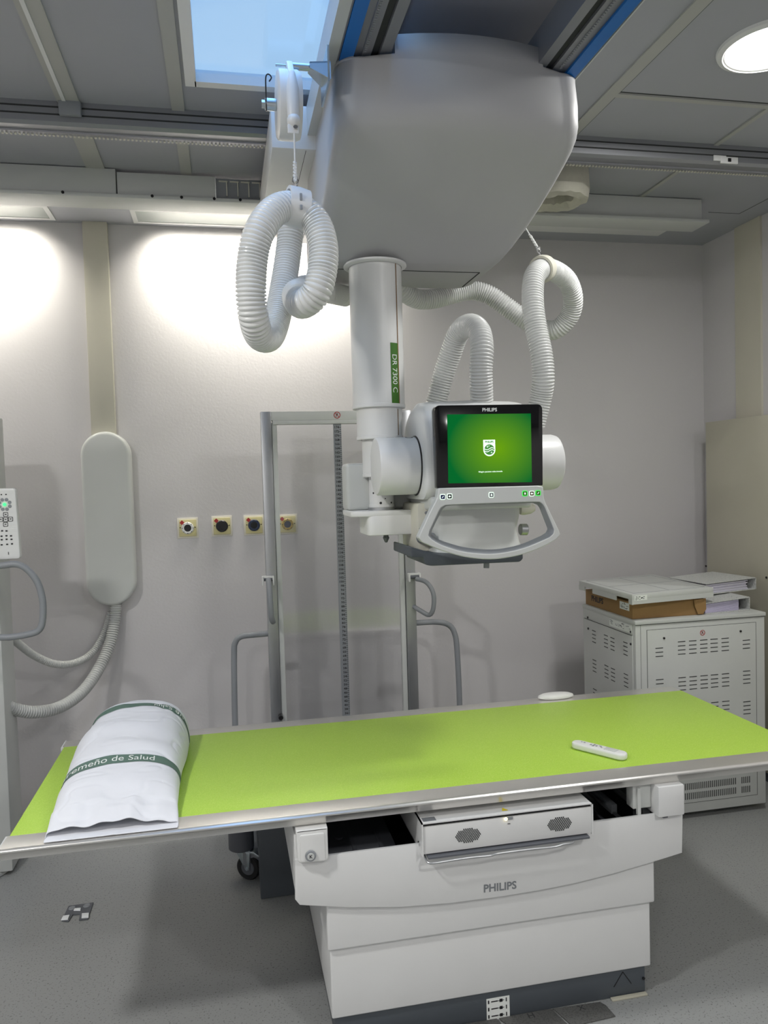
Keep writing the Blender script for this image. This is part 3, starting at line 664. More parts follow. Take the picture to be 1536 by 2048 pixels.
# pedestal covers
PB = 2.80
def shellbox(bm, front_pts, y0, y1, lip=.012):
    prism(bm, front_pts, (0, y1-y0, 0), .006, seg=3)
up_ = [(0.148,2.040,0.534),(0.147,2.040,0.572),(1.297,2.040,0.549),(1.293,2.040,0.434),(1.206,2.040,0.420),(1.074,2.040,0.401),(0.948,2.040,0.388),(0.833,2.040,0.382),(0.720,2.040,0.380),(0.572,2.040,0.382),(0.429,2.040,0.391),(0.290,2.040,0.410),(0.155,2.040,0.436),(0.143,2.040,0.453)]
xl, xr_ = up_[0][0], up_[2][0]; zt = .562
b = N(); fr = [(xl-.002, 2.04, zt), (xr_, 2.04, zt)]+[tuple(p) for p in up_[3:]]
fr = fillet(fr, [.002, .002, .004]+[.0]*9+[.0, .03][:2]+[0]*0, 4) if False else fr
prism(b, fr, (0, .012, 0), .003)
# sides and back of the upper cover
bx(b, xl-.002, xl+.012, 2.046, PB+.02, .455, TZt-.06, .002); bx(b, xr_-.014, xr_-.001, 2.046, PB+.02, .455, zt, .002); bx(b, xl, xr_-.001, PB+.008, PB+.02, .455, TZt-.06, .002)
bx(b, xl, xr_-.002, 2.046, PB+.01, .450, .458)
fin('upper_cover', b, M_white, et)
pf = [(0.228,2.055,0.460),(1.216,2.055,0.446),(1.210,2.055,0.283),(0.223,2.055,0.287)]
mx0, mx1, mz = pf[0][0], pf[2][0], pf[3][2]
b = N(); bx(b, mx0, mx1, 2.055, PB, mz, .452, .006, seg=3); fin('middle_cover', b, M_white, et)
lf = [(0.235,2.068,0.088),(1.201,2.068,0.085)]
lx0, lx1, lz = lf[0][0], lf[1][0], (lf[0][2]+lf[1][2])/2
b = N(); bx(b, lx0, lx1, 2.068, PB-.012, lz, mz+.01, .005, seg=3); fin('lower_cover', b, M_white, et)
b = N(); bx(b, lx0+.012, lx1-.014, 2.078, PB-.02, 0, lz+.01, .003); pn = fin('plinth', b, M_dark, et)
b = N()
for a, c in (((1.084,2.077,0.034), (1.114,2.077,0.076)), ((1.114,2.077,0.076), (1.141,2.077,0.036))): cyl(b, (a[0], 2.0772, a[2]), (c[0], 2.0772, c[2]), .0012, n=6)
q = (1.181,2.077,0.046); cyl(b, (q[0], 2.074, q[2]), (q[0], 2.079, q[2]), .004, n=14); fin('screw_mark', b, M_black, pn)
# sticker with symbols
s0, s1 = (0.684,2.076,0.068), (0.754,2.076,-0.001)
b = N(); bx(b, s0[0], s1[0], 2.0762, 2.0772, s1[2], s0[2]-.004); stk = fin('instruction_sticker', b, M_wink, pn)
b = N()
for i in range(3):
    z = s1[2]+.012+i*(s0[2]-s1[2])/3.2
    for x, w_, h_ in ((.006, .004, .010), (.024, .020, .003), (.044, .009, .009), (.044, .018, .0015), (.060, .003, .011)):
        bx(b, s0[0]+x-w_/2, s0[0]+x+w_/2, 2.0755, 2.0764, z-h_/2, z+h_/2)
fin('sticker_print', b, M_ink, stk)
text('lettering', 'PHILIPS', (0.720, 2.0393, 0.409), .031, M_inkg, et, bold=.0006, ry=-.02)
# interior
b = N(); bx(b, xl+.10, xr_-.02, 2.055, PB, .462, .470); bx(b, xl+.10, xr_-.02, PB-.03, PB, .47, TZt-.055)
it = fin('interior_tray', b, M_black, et)
b = N()
b.free()
for x in (.33, .41, 1.08, 1.12): b = N(); bx(b, x, x+.012, 2.08, 2.75, .47, .485, .002); fin('slide_rail', b, M_dgry, it)
b = N(); bx(b, .24, .46, 2.22, 2.50, .47, .483, .004); cyl(b, (.30, 2.3, .483), (.30, 2.3, .488), .012, n=16); fin('inner_plate', b, M_dgry, it)
b = N(); bx(b, 1.20, 1.225, 2.10, 2.16, .47, TZt-.05, .002); bx(b, 1.245, 1.26, 2.08, 2.5, .52, TZt-.05, .002); bx(b, 1.15, 1.17, 2.2, 2.7, .50, .53, .002); fin('carriage_arm', b, M_gry, it)
b = N(); prism(b, [(1.12, 2.30, .53), (1.18, 2.12, .478), (1.19, 2.12, .478), (1.13, 2.30, .53)], (0, 0, .006)); fin('link_bar', b, M_alu, it)
# key box
kx = [(0.150,2.020,0.658),(0.234,2.020,0.662),(0.231,2.020,0.557),(0.150,2.020,0.560)]
b = N(); prism(b, fillet([(kx[0][0], 2.02, .648), (kx[1][0], 2.02, .648), (kx[1][0], 2.02, kx[2][2]), (kx[0][0]+.002, 2.02, kx[3][2])], [.002, .002, .012, .012]), (0, .05, 0), .004, seg=3); kb = fin('switch_box', b, M_wplas, et)
b = N(); prism(b, fillet([(kx[0][0]+.009, 2.017, .636), (kx[1][0]-.009, 2.017, .636), (kx[1][0]-.009, 2.017, kx[2][2]+.003), (kx[0][0]+.010, 2.017, kx[3][2]+.004)], .006), (0, .005, 0), .0015); fin('front_plate', b, M_wplas, kb)
q = (0.186,2.016,0.580)
b = N(); lathe(b, [(0, 0), (.0135, 0), (.0145, .002), (.0145, .006), (0, .006)], (q[0], 2.010, q[2]), (0, 1, 0), n=32); kk_ = fin('key_ring', b, M_gry, kb)
b = N(); lathe(b, [(0, 0), (.009, 0), (.0095, .002), (0, .003)], (q[0], 2.008, q[2]), (0, 1, 0), n=32); kc = fin('key_cap', b, M_grywh, kk_)
text('key_symbol', 'K', (q[0], 2.0078, q[2]), .012, M_ink, kk_, bold=.0003)
rbx = [(1.206,2.020,0.656),(1.290,2.020,0.659),(1.289,2.020,0.559),(1.208,2.020,0.562)]
b = N(); bx(b, rbx[0][0], rbx[1][0], 2.02, 2.10, rbx[2][2], .650, .004, seg=2); eb = fin('end_cover', b, M_white, et)
b = N(); bx(b, rbx[0][0]+.02, rbx[0][0]+.035, 2.03, 2.05, rbx[2][2]-.007, rbx[2][2]); fin('latch', b, M_dgry, eb)
b = N(); bx(b, rbx[0][0]-.06, rbx[0][0], 2.06, 2.10, .575, .648, .003); bx(b, rbx[0][0]-.05, rbx[0][0]-.04, 2.05, 2.06, .56, .64); fin('inner_bracket', b, M_grywh, et)
# detector tray
tp_ = [(0.490,2.012,0.636),(0.995,2.012,0.634),(0.996,2.012,0.541),(0.493,2.012,0.555)]
dx0, dx1 = tp_[0][0], tp_[1][0]; dz1 = .631; dz0 = dz1-.092
b = N()
bx(b, dx0, dx1, 2.012, 2.52, dz1-.003, dz1); bx(b, dx0, dx0+.004, 2.012, 2.52, dz0, dz1); bx(b, dx1-.004, dx1, 2.012, 2.52, dz0, dz1)
bx(b, dx0, dx1, 2.08, 2.52, dz0, dz0+.004); dt = fin('detector_tray', b, M_white, et)
b = N(); bx(b, dx0+.004, dx1-.004, 2.016, 2.022, dz0+.004, dz1-.012, .001); fpn = fin('tray_front', b, M_white, dt)
b = N(); bx(b, dx0+.004, dx1-.004, 2.021, 2.024, dz1-.014, dz1-.003); fin('tray_gap', b, M_black, dt)
for cxg in (0.622, 0.893):
    b = N(); zc_ = (dz0+dz1)/2-.004
    for i in range(-6, 7):
        for j in range(-4, 5):
            u_ = i*.0058+(.0029 if j % 2 else 0); v_ = j*.0045
            if (u_/.036)**2+(v_/.020)**2 < 1: bx(b, cxg+u_-.0012, cxg+u_+.0018, 2.0145, 2.0162, zc_+v_-.0018, zc_+v_+.0018)
    fin('grille', b, M_slot, fpn)
q = (0.742,2.015,0.615)
b = N(); bx(b, q[0]-.012, q[0]+.012, 2.0135, 2.0165, q[2]-.004, q[2]+.004, .0015); sl_ = fin('status_slot', b, M_gry, fpn)
b = N(); cyl(b, (q[0]-.009, 2.0125, q[2]), (q[0]-.009, 2.0145, q[2]), .0045, n=14); fin('status_light', b, M_led, sl_)
b = N(); bx(b, q[0]-.004, q[0]+.004, 2.0148, 2.0165, q[2]-.016, q[2]-.0145); fin('mark', b, M_ink, sl_)
b = N(); prism(b, [(q[0]-.014, 2.03, dz1+.0005), (q[0]+.004, 2.03, dz1+.0005), (q[0]-.006, 2.05, dz1+.0005)], (0, 0, .0004)); fin('warning_triangle', b, M_yel, dt)
b = N(); bx(b, dx0+.008, dx0+.045, 2.022, 2.046, dz1, dz1+.0006); fin('tray_sticker', b, M_inkg, dt)
b = N(); bx(b, dx0+.015, dx1-.015, 2.004, 2.40, dz0-.006, dz0, .001); fin('tray_underside', b, M_dgry, dt)
b = N(); zz = dz0-.006
sweep(b, [(dx0+.01, 2.03, zz+.002), (dx0+.012, 2.005, zz-.006), (dx0+.03, 1.998, zz-.008), (dx0+.12, 1.998, zz-.006), (dx0+.19, 1.998, zz-.008), (dx0+.21, 1.996, zz-.004), (dx0+.30, 1.996, zz-.004), (dx1-.13, 1.996, zz-.006), (dx1-.10, 1.996, zz-.002), (dx1-.07, 2.0, zz-.003), (dx1-.05, 2.03, zz+.002)], .0030, n=10, step=.006)
fin('handle', b, M_alu, dt)
b = N(); cyl(b, (dx0-.004, 2.04, dz0+.025), (dx0+.001, 2.04, dz0+.025), .007, n=16, bev=.001); fin('screw', b, M_chrome, dt)

# white pad on the far rim
q0, q1 = (1.180,2.869,0.690), (1.330,2.860,0.690)
b = N(); t = bmesh.new(); rows = []
cx_ = (q0[0]+q1[0])/2; hw_ = (q1[0]-q0[0])/2; yc_ = 2.845
for z, s in ((.6862, .90), (.690, 1.0), (.697, .97), (.702, .80), (.7045, .5), (.705, .01)): rows.append([t.verts.new((cx_+hw_*s*math.cos(2*PI*i/36), yc_+.032*s*math.sin(2*PI*i/36), z)) for i in range(36)])
for A, B in zip(rows, rows[1:]):
    for j in range(36): t.faces.new((A[j], A[(j+1) % 36], B[(j+1) % 36], B[j]))
t.faces.new(rows[0][::-1]); merge(b, t); fin('oval_pad', b, M_wplas, None, 60, 'small flat white oval pad on the far rim of the green table', 'pad')

# remote control
def arc_pts(a, b_, wd, n=10):
    a = Vector(a); b_ = Vector(b_); d = (b_-a).normalized(); s = Vector((-d.y, d.x, 0)); out = []
    for i in range(n+1): th = -PI/2+PI*i/n; out.append(b_+(s*math.sin(th)+d*math.cos(th))*wd)
    for i in range(n+1): th = PI/2+PI*i/n; out.append(a+(s*math.sin(th)+d*math.cos(th))*wd)
    return out
ra, rb = (1.086,2.291,0.700), (1.167,2.169,0.700)
rc = thing('remote_control', (ra[0], ra[1], TZt), 'slim white remote control lying on the right half of the green tabletop', 'remote control')
def rz(p, z): return (p[0], p[1], z)
b = N(); prism(b, arc_pts(rz(ra, .687), rz(rb, .687), .021), (0, 0, .021), .007, seg=4); fin('shell', b, M_wplas, rc, 50)
dR = (Vector(rb)-Vector(ra)); dR.z = 0; LR = dR.length; dR.normalize(); sR = Vector((-dR.y, dR.x, 0))
b = N()
for u_, v_, w_, h_ in ((.01, .004, .004, .002), (.02, .004, .006, .002), (.045, 0, .005, .004), (.055, .006, .006, .003), (.055, -.006, .006, .003), (.055, 0, .004, .002), (.065, 0, .005, .004), (.075, .006, .008, .0015), (.08, .0, .003, .002), (.085, -.004, .003, .002)):
    c_ = Vector(rz(ra, .7081))+dR*u_+sR*v_; prism(b, [c_-dR*w_/2-sR*h_, c_+dR*w_/2-sR*h_, c_+dR*w_/2+sR*h_, c_-dR*w_/2+sR*h_], (0, 0, .0008))
fin('button', b, M_gry, rc)
b = N(); c_ = Vector(rz(ra, .7081))+dR*.115; prism(b, [c_-dR*.02-sR*.012, c_+dR*.02-sR*.012, c_+dR*.02+sR*.012, c_-dR*.02+sR*.012], (0, 0, .0012), .0004); fin('slider', b, M_grywh, rc)

# pillow
pw = thing('pillow', (-.33, 2.42, TZt), 'white pillow with green printed bands on the left end of the table', 'pillow')
def interp(tab, v):
    for (a, x), (c, y) in zip(tab, tab[1:]):
        if v <= c: s = (v-a)/(c-a); s = s*s*(3-2*s); return x+(y-x)*s
    return tab[-1][1]
PL = [(0, -.478), (.12, -.482), (.35, -.488), (.6, -.495), (.85, -.478), (1, -.43)]
PR = [(0, -.152), (.15, -.160), (.45, -.160), (.7, -.150), (.9, -.152), (1, -.20)]
PH = [(0, .024), (.08, .034), (.3, .074), (.5, .106), (.7, .132), (.86, .146), (.95, .130), (1.0, .085)]
def PS(v, a, off=0):
    # v along the pillow (0 = open end), a angle: 0 right, PI/2 top, PI left
    c, s = math.cos(a), math.sin(a); l_, r_ = interp(PL, v), interp(PR, v); h = interp(PH, v)
    ex = .72; X = (l_+r_)/2+(r_-l_)/2*math.copysign(abs(c)**ex, c)
    bl = .012 if v > .1 else .012*v/.1
    if s >= 0: Z = .014*min(1, v*8)+h*abs(s)**.85
    else: Z = .014*min(1, v*8)*(1-abs(s)**.6)
    y0 = 2.058 if s > 0.05 else 2.058-.024*min(1, (0.05-s)*6)
    Y = y0+(2.80-y0)*v
    wr = .0035*noise.noise(Vector((X*9, Y*7, Z*4)))+.002*math.sin(Y*60+X*18+3*noise.noise(Vector((X*5, Y*5, 0))))*max(0, s)*(1-abs(v-.6))
    pf = noise.noise(Vector((X*5+1.3*noise.noise(Vector((X*6, Y*6, 2))), Y*16, 3.3))); wr -= .006*max(0, 1-abs(pf)*9)*max(0, s)*(.4+.6*abs(c))
    if v < .5: pf2 = noise.noise(Vector((X*17, Y*5, 7.7))); wr += .004*pf2*max(0, s)*(1-v*1.6)
    d = Vector((c*.5, 0, max(0, s))); d = d.normalized() if d.length > 1e-5 else Vector((0, 0, 1))
    if v < .12 and s > 0: Z += .005*math.sin(X*38)+.003*math.sin(X*90+1)
    return Vector((X, Y, TZt+.003+Z))+d*(wr+off)
b = N(); t = bmesh.new(); NV, NA = 150, 160; rows = []
for i in range(NV+1): rows.append([t.verts.new(PS(i/NV, 2*PI*j/NA)) for j in range(NA)])
# rounded end cap
for kq, s in enumerate((.82, .55, .25)):
    cen_ = sum((v.co for v in rows[NV]), Vector())/NA
    rows.append([t.verts.new(cen_+(rows[NV][j].co-cen_)*s+Vector((0, (.012, .02, .023)[kq], 0))) for j in range(NA)])
for A, B in zip(rows, rows[1:]):
    for j in range(NA): t.faces.new((A[j], A[(j+1) % NA], B[(j+1) % NA], B[j]))
t.faces.new(rows[-1]); merge(b, t); pc = fin('pillow_case', b, M_cloth, pw, 60)
md = pc.modifiers.new('t', 'SOLIDIFY'); md.thickness = .0015; md.offset = -1
def band(v0, v1, a0, a1):
    b = N(); t = bmesh.new(); R_ = []
    for i in range(5): R_.append([t.verts.new(PS(v0+(v1-v0)*i/4, a0+(a1-a0)*j/60, .0012)) for j in range(61)])
    for A, B in zip(R_, R_[1:]):
        for j in range(60): t.faces.new((A[j], A[j+1], B[j+1], B[j]))
    merge(b, t); return fin('printed_band', b, M_band, pc)
V1 = .355
b1 = band(V1-.027, V1+.027, 0, PI); b2 = band(.80, .838, 0, PI)
def bandwarp(v0, flip=1):
    def f(x, y):
        v = v0+flip*y/.74; hw = (interp(PR, v)-interp(PL, v))/2; q = max(-1, min(1, flip*x/hw))
        return PS(v, math.acos(math.copysign(abs(q)**(1/.72), q)), .0022)
    return f
text('band_lettering', 'Extremeño de Salud', (0, 0, 0), .036, M_wink, b1, align='RIGHT', warp=(lambda g: (lambda x, y: g(x+.095, y)))(bandwarp(V1)))
text('band_lettering', 'de Salud', (0, 0, 0), .028, M_wink, b2, align='LEFT', warp=(lambda g: (lambda x, y: g(x-.150, y)))(bandwarp(.819, -1)))
# ------------------------------------------------------------------ stitching stand
ss = thing('patient_stand', (.53, 3.4, 0), 'tall grey framed patient stand with clear panel and measuring ruler behind the table', 'patient stand')
SYs = 3.64
pL = [(0.173,3.640,1.902),(0.168,3.640,0.448)]; pR = [(0.890,3.640,1.902),(0.886,3.640,0.446)]
sx0 = pL[0][0]; sx1 = pR[0][0]; szt = pL[0][2]
for x0, x1 in ((sx0, sx0+.048), (sx1-.048, sx1)):
    b = N(); bx(b, x0, x1, SYs, SYs+.06, .05, szt, .002); po = fin('post', b, M_alu, ss)
for x0, x1 in ((sx0+.050, sx0+.074), (sx1-.074, sx1-.050)):
    b = N(); bx(b, x0, x1, SYs+.012, SYs+.04, .10, szt-.05, .002); fin('inner_profile', b, M_grywh, ss)
b = N(); bx(b, sx0+.048, sx1-.048, SYs+.004, SYs+.05, szt-.042, szt, .002); tb = fin('top_bar', b, M_grywh, ss)
b = N(); bx(b, sx0+.055, sx1-.055, SYs+.002, SYs+.05, szt-.060, szt-.042, .001); fin('top_bar_ledge', b, M_grywh, ss)
def nosign(parent, c, r_, y):
    b = N(); lathe(b, [(r_*.8, 0), (r_, 0), (r_, .0008), (r_*.8, .0008), (r_*.8, 0)], (c[0], y, c[2]), (0, 1, 0), n=36); prism(b, [(c[0]+p*r_, y, c[2]+q*r_) for p, q in ((-.62, .50), (-.50, .62), (.62, -.50), (.50, -.62))], (0, .0007, 0)); sg = fin('prohibition_sign', b, M_red, parent)
    b = N(); bx(b, c[0]-r_*.12, c[0]+r_*.12, y+.0002, y+.001, c[2]-r_*.1, c[2]+r_*.5); prism(b, [(c[0]+p*r_, y+.0002, c[2]+q*r_) for p, q in ((-.5, -.5), (-.3, -.5), (.3, .4), (.1, .4))], (0, .0007, 0)); prism(b, [(c[0]+p*r_, y+.0002, c[2]+q*r_) for p, q in ((.2, -.1), (.5, -.5), (.35, -.5), (.05, -.1))], (0, .0007, 0)); fin('sign_figure', b, M_ink, sg)
nosign(tb, (0.531,3.643,1.882), .016, SYs+.002)
b = N(); bx(b, sx0+.07, sx1-.07, SYs+.024, SYs+.030, .10, szt-.05); fin('clear_panel', b, M_glass, ss)
# ruler
rx0 = 0.513; rx1 = 0.551
b = N(); bx(b, rx0, rx1, SYs+.016, SYs+.022, .33, szt-.06, .001); ru = fin('ruler', b, M_gry, ss)
b = N()
z100 = 1.088; kz = 0.010
kz = (1825.015-1087.717)/74000
for c_ in range(36, 175):
    z = z100+(c_-100)*kz; l_ = .012 if c_ % 2 == 0 else .007
    bx(b, rx1-l_, rx1-.001, SYs+.0150, SYs+.0162, z-.0009, z+.0009)
tk = fin('tick_marks', b, M_ink, ru); tk['kind'] = 'stuff'
b = N()
for c_ in range(36, 176, 2):
    z = z100+(c_-100)*kz
    cu = bpy.data.curves.new('n', 'FONT'); cu.body = str(c_); cu.size = .0155; cu.align_x = 'RIGHT'; cu.align_y = 'CENTER'; cu.resolution_u = 1; cu.offset = .0004
    to = bpy.data.objects.new('n', cu); COL.objects.link(to); dg = bpy.context.evaluated_depsgraph_get(); dg.update(); me = bpy.data.meshes.new_from_object(to.evaluated_get(dg)); bpy.data.objects.remove(to)
    t = bmesh.new(); t.from_mesh(me); bpy.data.meshes.remove(me); merge(b, t, 0, Matrix.Translation((rx1-.011, SYs+.0155, z)) @ Matrix.Rotation(PI/2, 4, 'X'))
fin('ruler_numbers', b, M_ink, ru)
# handles
def handle(pts, r_, m_, parent, name='handle'):
    b = N(); sweep(b, pts, r_, n=16, step=.01); return fin(name, b, m_, parent, 60)
hA = [(0.885,3.600,1.089),(0.917,3.560,1.080),(0.938,3.530,1.051),(0.948,3.520,1.007),(0.944,3.530,0.946),(0.929,3.550,0.920),(0.901,3.590,0.934),(0.874,3.660,0.952)]
handle(hA, .011, M_gry, ss); q = (0.876,3.600,1.099)
b = N(); bx(b, q[0]-.030, q[0]-.022, 3.59, 3.63, q[2]-.022, q[2]+.018, .003); bx(b, q[0]+.022, q[0]+.030, 3.59, 3.63, q[2]-.022, q[2]+.018, .003); bx(b, q[0]-.026, q[0]+.026, 3.60, 3.66, q[2]+.008, q[2]+.016, .002); bkt = fin('handle_bracket', b, M_wplas, ss)
b = N(); cyl(b, (q[0]-.024, 3.605, q[2]), (q[0]+.024, 3.605, q[2]), .009, n=16); fin('bracket_pin', b, M_dgry, bkt)
hB = [(0.181,3.600,1.122),(0.180,3.530,1.085),(0.181,3.510,1.020),(0.184,3.520,0.961),(0.192,3.550,0.937),(0.186,3.620,0.967)]
handle(hB, .013, M_gry, ss); q = (0.181,3.600,1.122)
b = N(); bx(b, q[0]-.030, q[0]-.022, 3.59, 3.63, q[2]-.025, q[2]+.018, .003); bx(b, q[0]+.018, q[0]+.026, 3.59, 3.63, q[2]-.025, q[2]+.018, .003); bx(b, q[0]-.026, q[0]+.022, 3.60, 3.65, q[2]+.008, q[2]+.016, .002); bkt = fin('handle_bracket', b, M_wplas, ss)
b = N(); cyl(b, (q[0]-.024, 3.605, q[2]+.002), (q[0]+.02, 3.605, q[2]+.002), .007, n=16); fin('bracket_pin', b, M_dgry, bkt)
sb = [(0.178,3.670,0.860),(0.101,3.670,0.858),(0.047,3.670,0.854),(0.021,3.670,0.830),(0.012,3.670,0.769),(0.005,3.670,0.461)]
sb.append((sb[-1][0], 3.67, .10)); handle(sb, .014, M_gry, ss, 'side_bar')
sb = [(0.889,3.670,0.863),(0.991,3.670,0.861),(1.057,3.670,0.844),(1.089,3.670,0.799),(1.100,3.670,0.713),(1.106,3.670,0.461)]
sb.append((sb[-1][0], 3.67, .10)); handle(sb, .014, M_gry, ss, 'side_bar')
b = N(); q = (0.216,3.600,0.472); cyl(b, (q[0], 3.60, q[2]), (q[0], 3.66, q[2]), .011, n=20, bev=.002); fin('lock_knob', b, M_black, ss)
b = N(); bx(b, sx0-.16, sx1+.16, 3.62, 3.72, .06, .13, .01); bx(b, sx0-.16, sx0-.09, 3.05, 3.66, .06, .12, .01); bx(b, sx1+.09, sx1+.16, 3.05, 3.66, .06, .12, .01); fin('base_frame', b, M_gry, ss)
q = (0.075,2.895,0.004)
b = N(); bx(b, q[0], q[0]+.80, 2.90, 3.60, .002, .29, .003); fin('step_platform', b, M_dark, ss)
def caster(cx_, cy_, parent, ang=math.radians(62)):
    Mc = Matrix.Translation((cx_, cy_, 0)) @ Matrix.Rotation(ang, 4, 'Z')
    def put(b): bmesh.ops.transform(b, matrix=Mc, verts=b.verts[:]); return b
    b = N(); cyl(b, (0, 0, .125), (0, 0, .215), .050, n=40, bev=.003); fin('caster_housing', put(b), M_dgry, parent)
    b = N(); cyl(b, (-.012, -.030, .05), (.012, -.030, .05), .05, n=36, bev=.006); wh = fin('wheel', put(b), M_rub, parent)
    b = N(); cyl(b, (-.014, -.030, .05), (.014, -.030, .05), .029, n=28, bev=.003); fin('wheel_hub', put(b), M_dgry, wh)
    b = N()
    for sx in (-.019, .016): prism(b, [(sx, -.045, .125), (sx, -.040, .045), (sx, -.022, .045), (sx, .02, .125)], (.003, 0, 0), .0005)
    bx(b, -.019, .019, -.045, .02, .119, .126); cyl(b, (-.022, -.030, .05), (.022, -.030, .05), .006, n=12); fin('wheel_fork', put(b), M_steel, parent)
    b = N(); prism(b, [(-.018, -.02, .112), (-.018, -.06, .112), (-.018, -.085, .098), (-.018, -.108, .078), (-.018, -.112, .084), (-.018, -.088, .106), (-.018, -.06, .121), (-.018, -.02, .121)], (.036, 0, 0), .001); fin('brake_pedal', put(b), M_steel, parent)
cq = (-0.019,3.066,0.000)
caster(cq[0]+.030, cq[1]+.015, ss); caster(sx1+.125, cq[1]+.06, ss)

# ------------------------------------------------------------------ wall: duct, hose box, sockets
b = N(); bx(b, -.625, -.512, YB-.035, YB, 1.73, ZC, .002); cdv = fin('wall_duct', b, M_pilas, None, label='vertical cream cable duct on the back wall above the oval box', cat='cable duct')
ob = [(-0.669,3.920,1.718),(-0.448,3.920,1.713),(-0.445,3.920,1.093)]
hb = thing('hose_box', (-.56, 3.95, 1.0), 'tall pale oval box on the wall with two corrugated hoses leaving its lower end', 'wall box')
zt_, zb_ = 1.840, 1.000; xa, xb_ = -0.671, -0.443
R_ = (xb_-xa)/2; cxb = (xa+xb_)/2
pts = [(cxb+R_*math.cos(a), 3.905, zt_-R_+R_*math.sin(a)) for a in [PI*i/24 for i in range(25)]]+[(cxb+R_*math.cos(a), 3.905, zb_+R_+R_*math.sin(a)) for a in [PI+PI*i/24 for i in range(25)]]
b = N(); prism(b, pts, (0, YB-3.906, 0), .018, seg=5); fin('cover', b, M_grywh, hb, 60)
th = [(-0.543,3.950,1.009),(-0.552,3.940,0.925),(-0.575,3.900,0.812),(-0.619,3.820,0.712),(-0.679,3.720,0.636),(-0.754,3.620,0.604),(-0.829,3.540,0.612),(-0.893,3.480,0.644),(-0.943,3.420,0.697),(-0.986,3.380,0.763)]
hose('thick_hose', th, .027, M_gryhose, hb, pitch=.0115, rib=.18)
th2 = [(-0.571,3.965,0.959),(-0.602,3.960,0.863),(-0.657,3.920,0.777),(-0.728,3.860,0.745),(-0.800,3.780,0.764),(-0.866,3.700,0.824),(-0.906,3.620,0.893),(-0.936,3.550,0.957),(-0.988,3.500,1.029)]
hose('thin_hose', th2, .0175, M_gryhose, hb, pitch=.0095, rib=.18)
b = N(); bx(b, -.80, -.40, 0, .001, 0, .001); b.free()
SK = [(375.5, 1056, 0), (444, 1052, 1), (508, 1050.5, 1), (575, 1048.5, 2)]
SP = [(-0.191,3.990,1.357),(-0.023,3.990,1.360),(0.137,3.990,1.358),(0.307,3.990,1.356)]
sl = ['leftmost wall socket with a white ring round its round black centre', 'second wall socket from the left with a dark ring and red mark', 'wall socket just left of the patient stand, with a bluish dark ring', 'wall socket seen through the clear panel of the patient stand, with a yellow ring']
rings_ = [M_wplas, M_sblk, mat('socket_blue', (40, 52, 80), .4), mat('socket_gold', (170, 145, 60), .4)]
for i, p in enumerate(SP):
    s = thing('wall_socket', (p[0], YB, p[2]), sl[i], 'socket', 'row of wall sockets')
    b = N(); bx(b, p[0]-.051, p[0]+.051, YB-.005, YB, p[2]-.051, p[2]+.051, .001); fin('frame', b, M_sockw, s)
    b = N(); bx(b, p[0]-.042, p[0]+.042, YB-.012, YB-.004, p[2]-.042, p[2]+.042, .002); pt = fin('plate', b, M_sock, s)
    b = N(); lathe(b, [(.018, 0), (.030, 0), (.030, -.004), (.026, -.008), (.018, -.008), (.018, 0)], (p[0], YB-.012, p[2]), (0, 1, 0), n=36); fin('ring', b, rings_[i], s)
    b = N(); lathe(b, [(0, 0), (.018, 0), (.018, -.002), (.010, -.002), (0, -.002)], (p[0], YB-.0115, p[2]), (0, 1, 0), n=30); fin('socket_hole', b, M_sblk if i < 3 else rings_[2], s)
    b = N()
    for a in range(8): bx(b, p[0]+.026*math.cos(a*PI/4)-.002, p[0]+.026*math.cos(a*PI/4)+.002, YB-.0213, YB-.020, p[2]+.026*math.sin(a*PI/4)-.002, p[2]+.026*math.sin(a*PI/4)+.002)
    cyl(b, (p[0]+.036, YB-.014, p[2]+.003), (p[0]+.036, YB-.011, p[2]+.003), .003, n=10); cyl(b, (p[0]-.036, YB-.014, p[2]+.003), (p[0]-.036, YB-.011, p[2]+.003), .003, n=10); fin('pin_mark', b, M_ink, s)
    b = N(); c_ = (p[0]-.027, p[2]+.028); prism(b, [(c_[0]+dx, YB-.0135, c_[1]+dz) for dx, dz in ((0, .012), (.012, 0), (0, -.012), (-.012, 0))], (0, .0012, 0)); fin('red_tag', b, M_red, s)
b = N()
for a, c_ in (((398, 1051), (421, 1049)), ((398, 1055), (421, 1053)), ((468, 1048), (486, 1047))):
    pass
b.free()

# ------------------------------------------------------------------ detector stand at the left edge
ls = thing('wall_detector_stand', (-.97, 3.42, 0), 'pale detector stand column at the left edge with keypad and grey loop handle', 'detector stand')
lx = 3.498
c1_ = -0.905
b = N(); bx(b, c1_-.22, c1_, 3.34, 3.52, .02, 1.874, .006); fin('column', b, M_grywh, ls)
cb_ = (-1.094,3.564,0.000)
b = N(); lathe(b, [(0, 0), (.15, 0), (.155, .004), (.155, .016), (.14, .024), (0, .026)], (c1_-.175, 3.43, 0), n=64); fin('base_disc', b, M_grywh, ls)
kp = [(-0.921,3.100,1.575),(-0.766,3.100,1.581),(-0.764,3.100,1.332),(-0.933,3.100,1.315)]
kq = [(-0.766,3.100,1.579),(-0.765,3.100,1.314)]
kx1 = kq[0][0]; kz1, kz0 = kq[0][2], kq[1][2]; kw = .20
b = N(); prism(b, fillet([(kx1-kw, 3.10, kz1), (kx1, 3.10, kz1), (kx1+.006, 3.10, kz0), (kx1-kw, 3.10, kz0)], .012), (0, .03, 0), .004, seg=3); kp_ = fin('keypad', b, M_wplas, ls)
b = N(); bx(b, kx1-.14, kx1-.07, 3.13, 3.36, kz0+.10, kz1-.10, .004); fin('keypad_arm', b, M_gry, ls)
def pp(x, y): pass
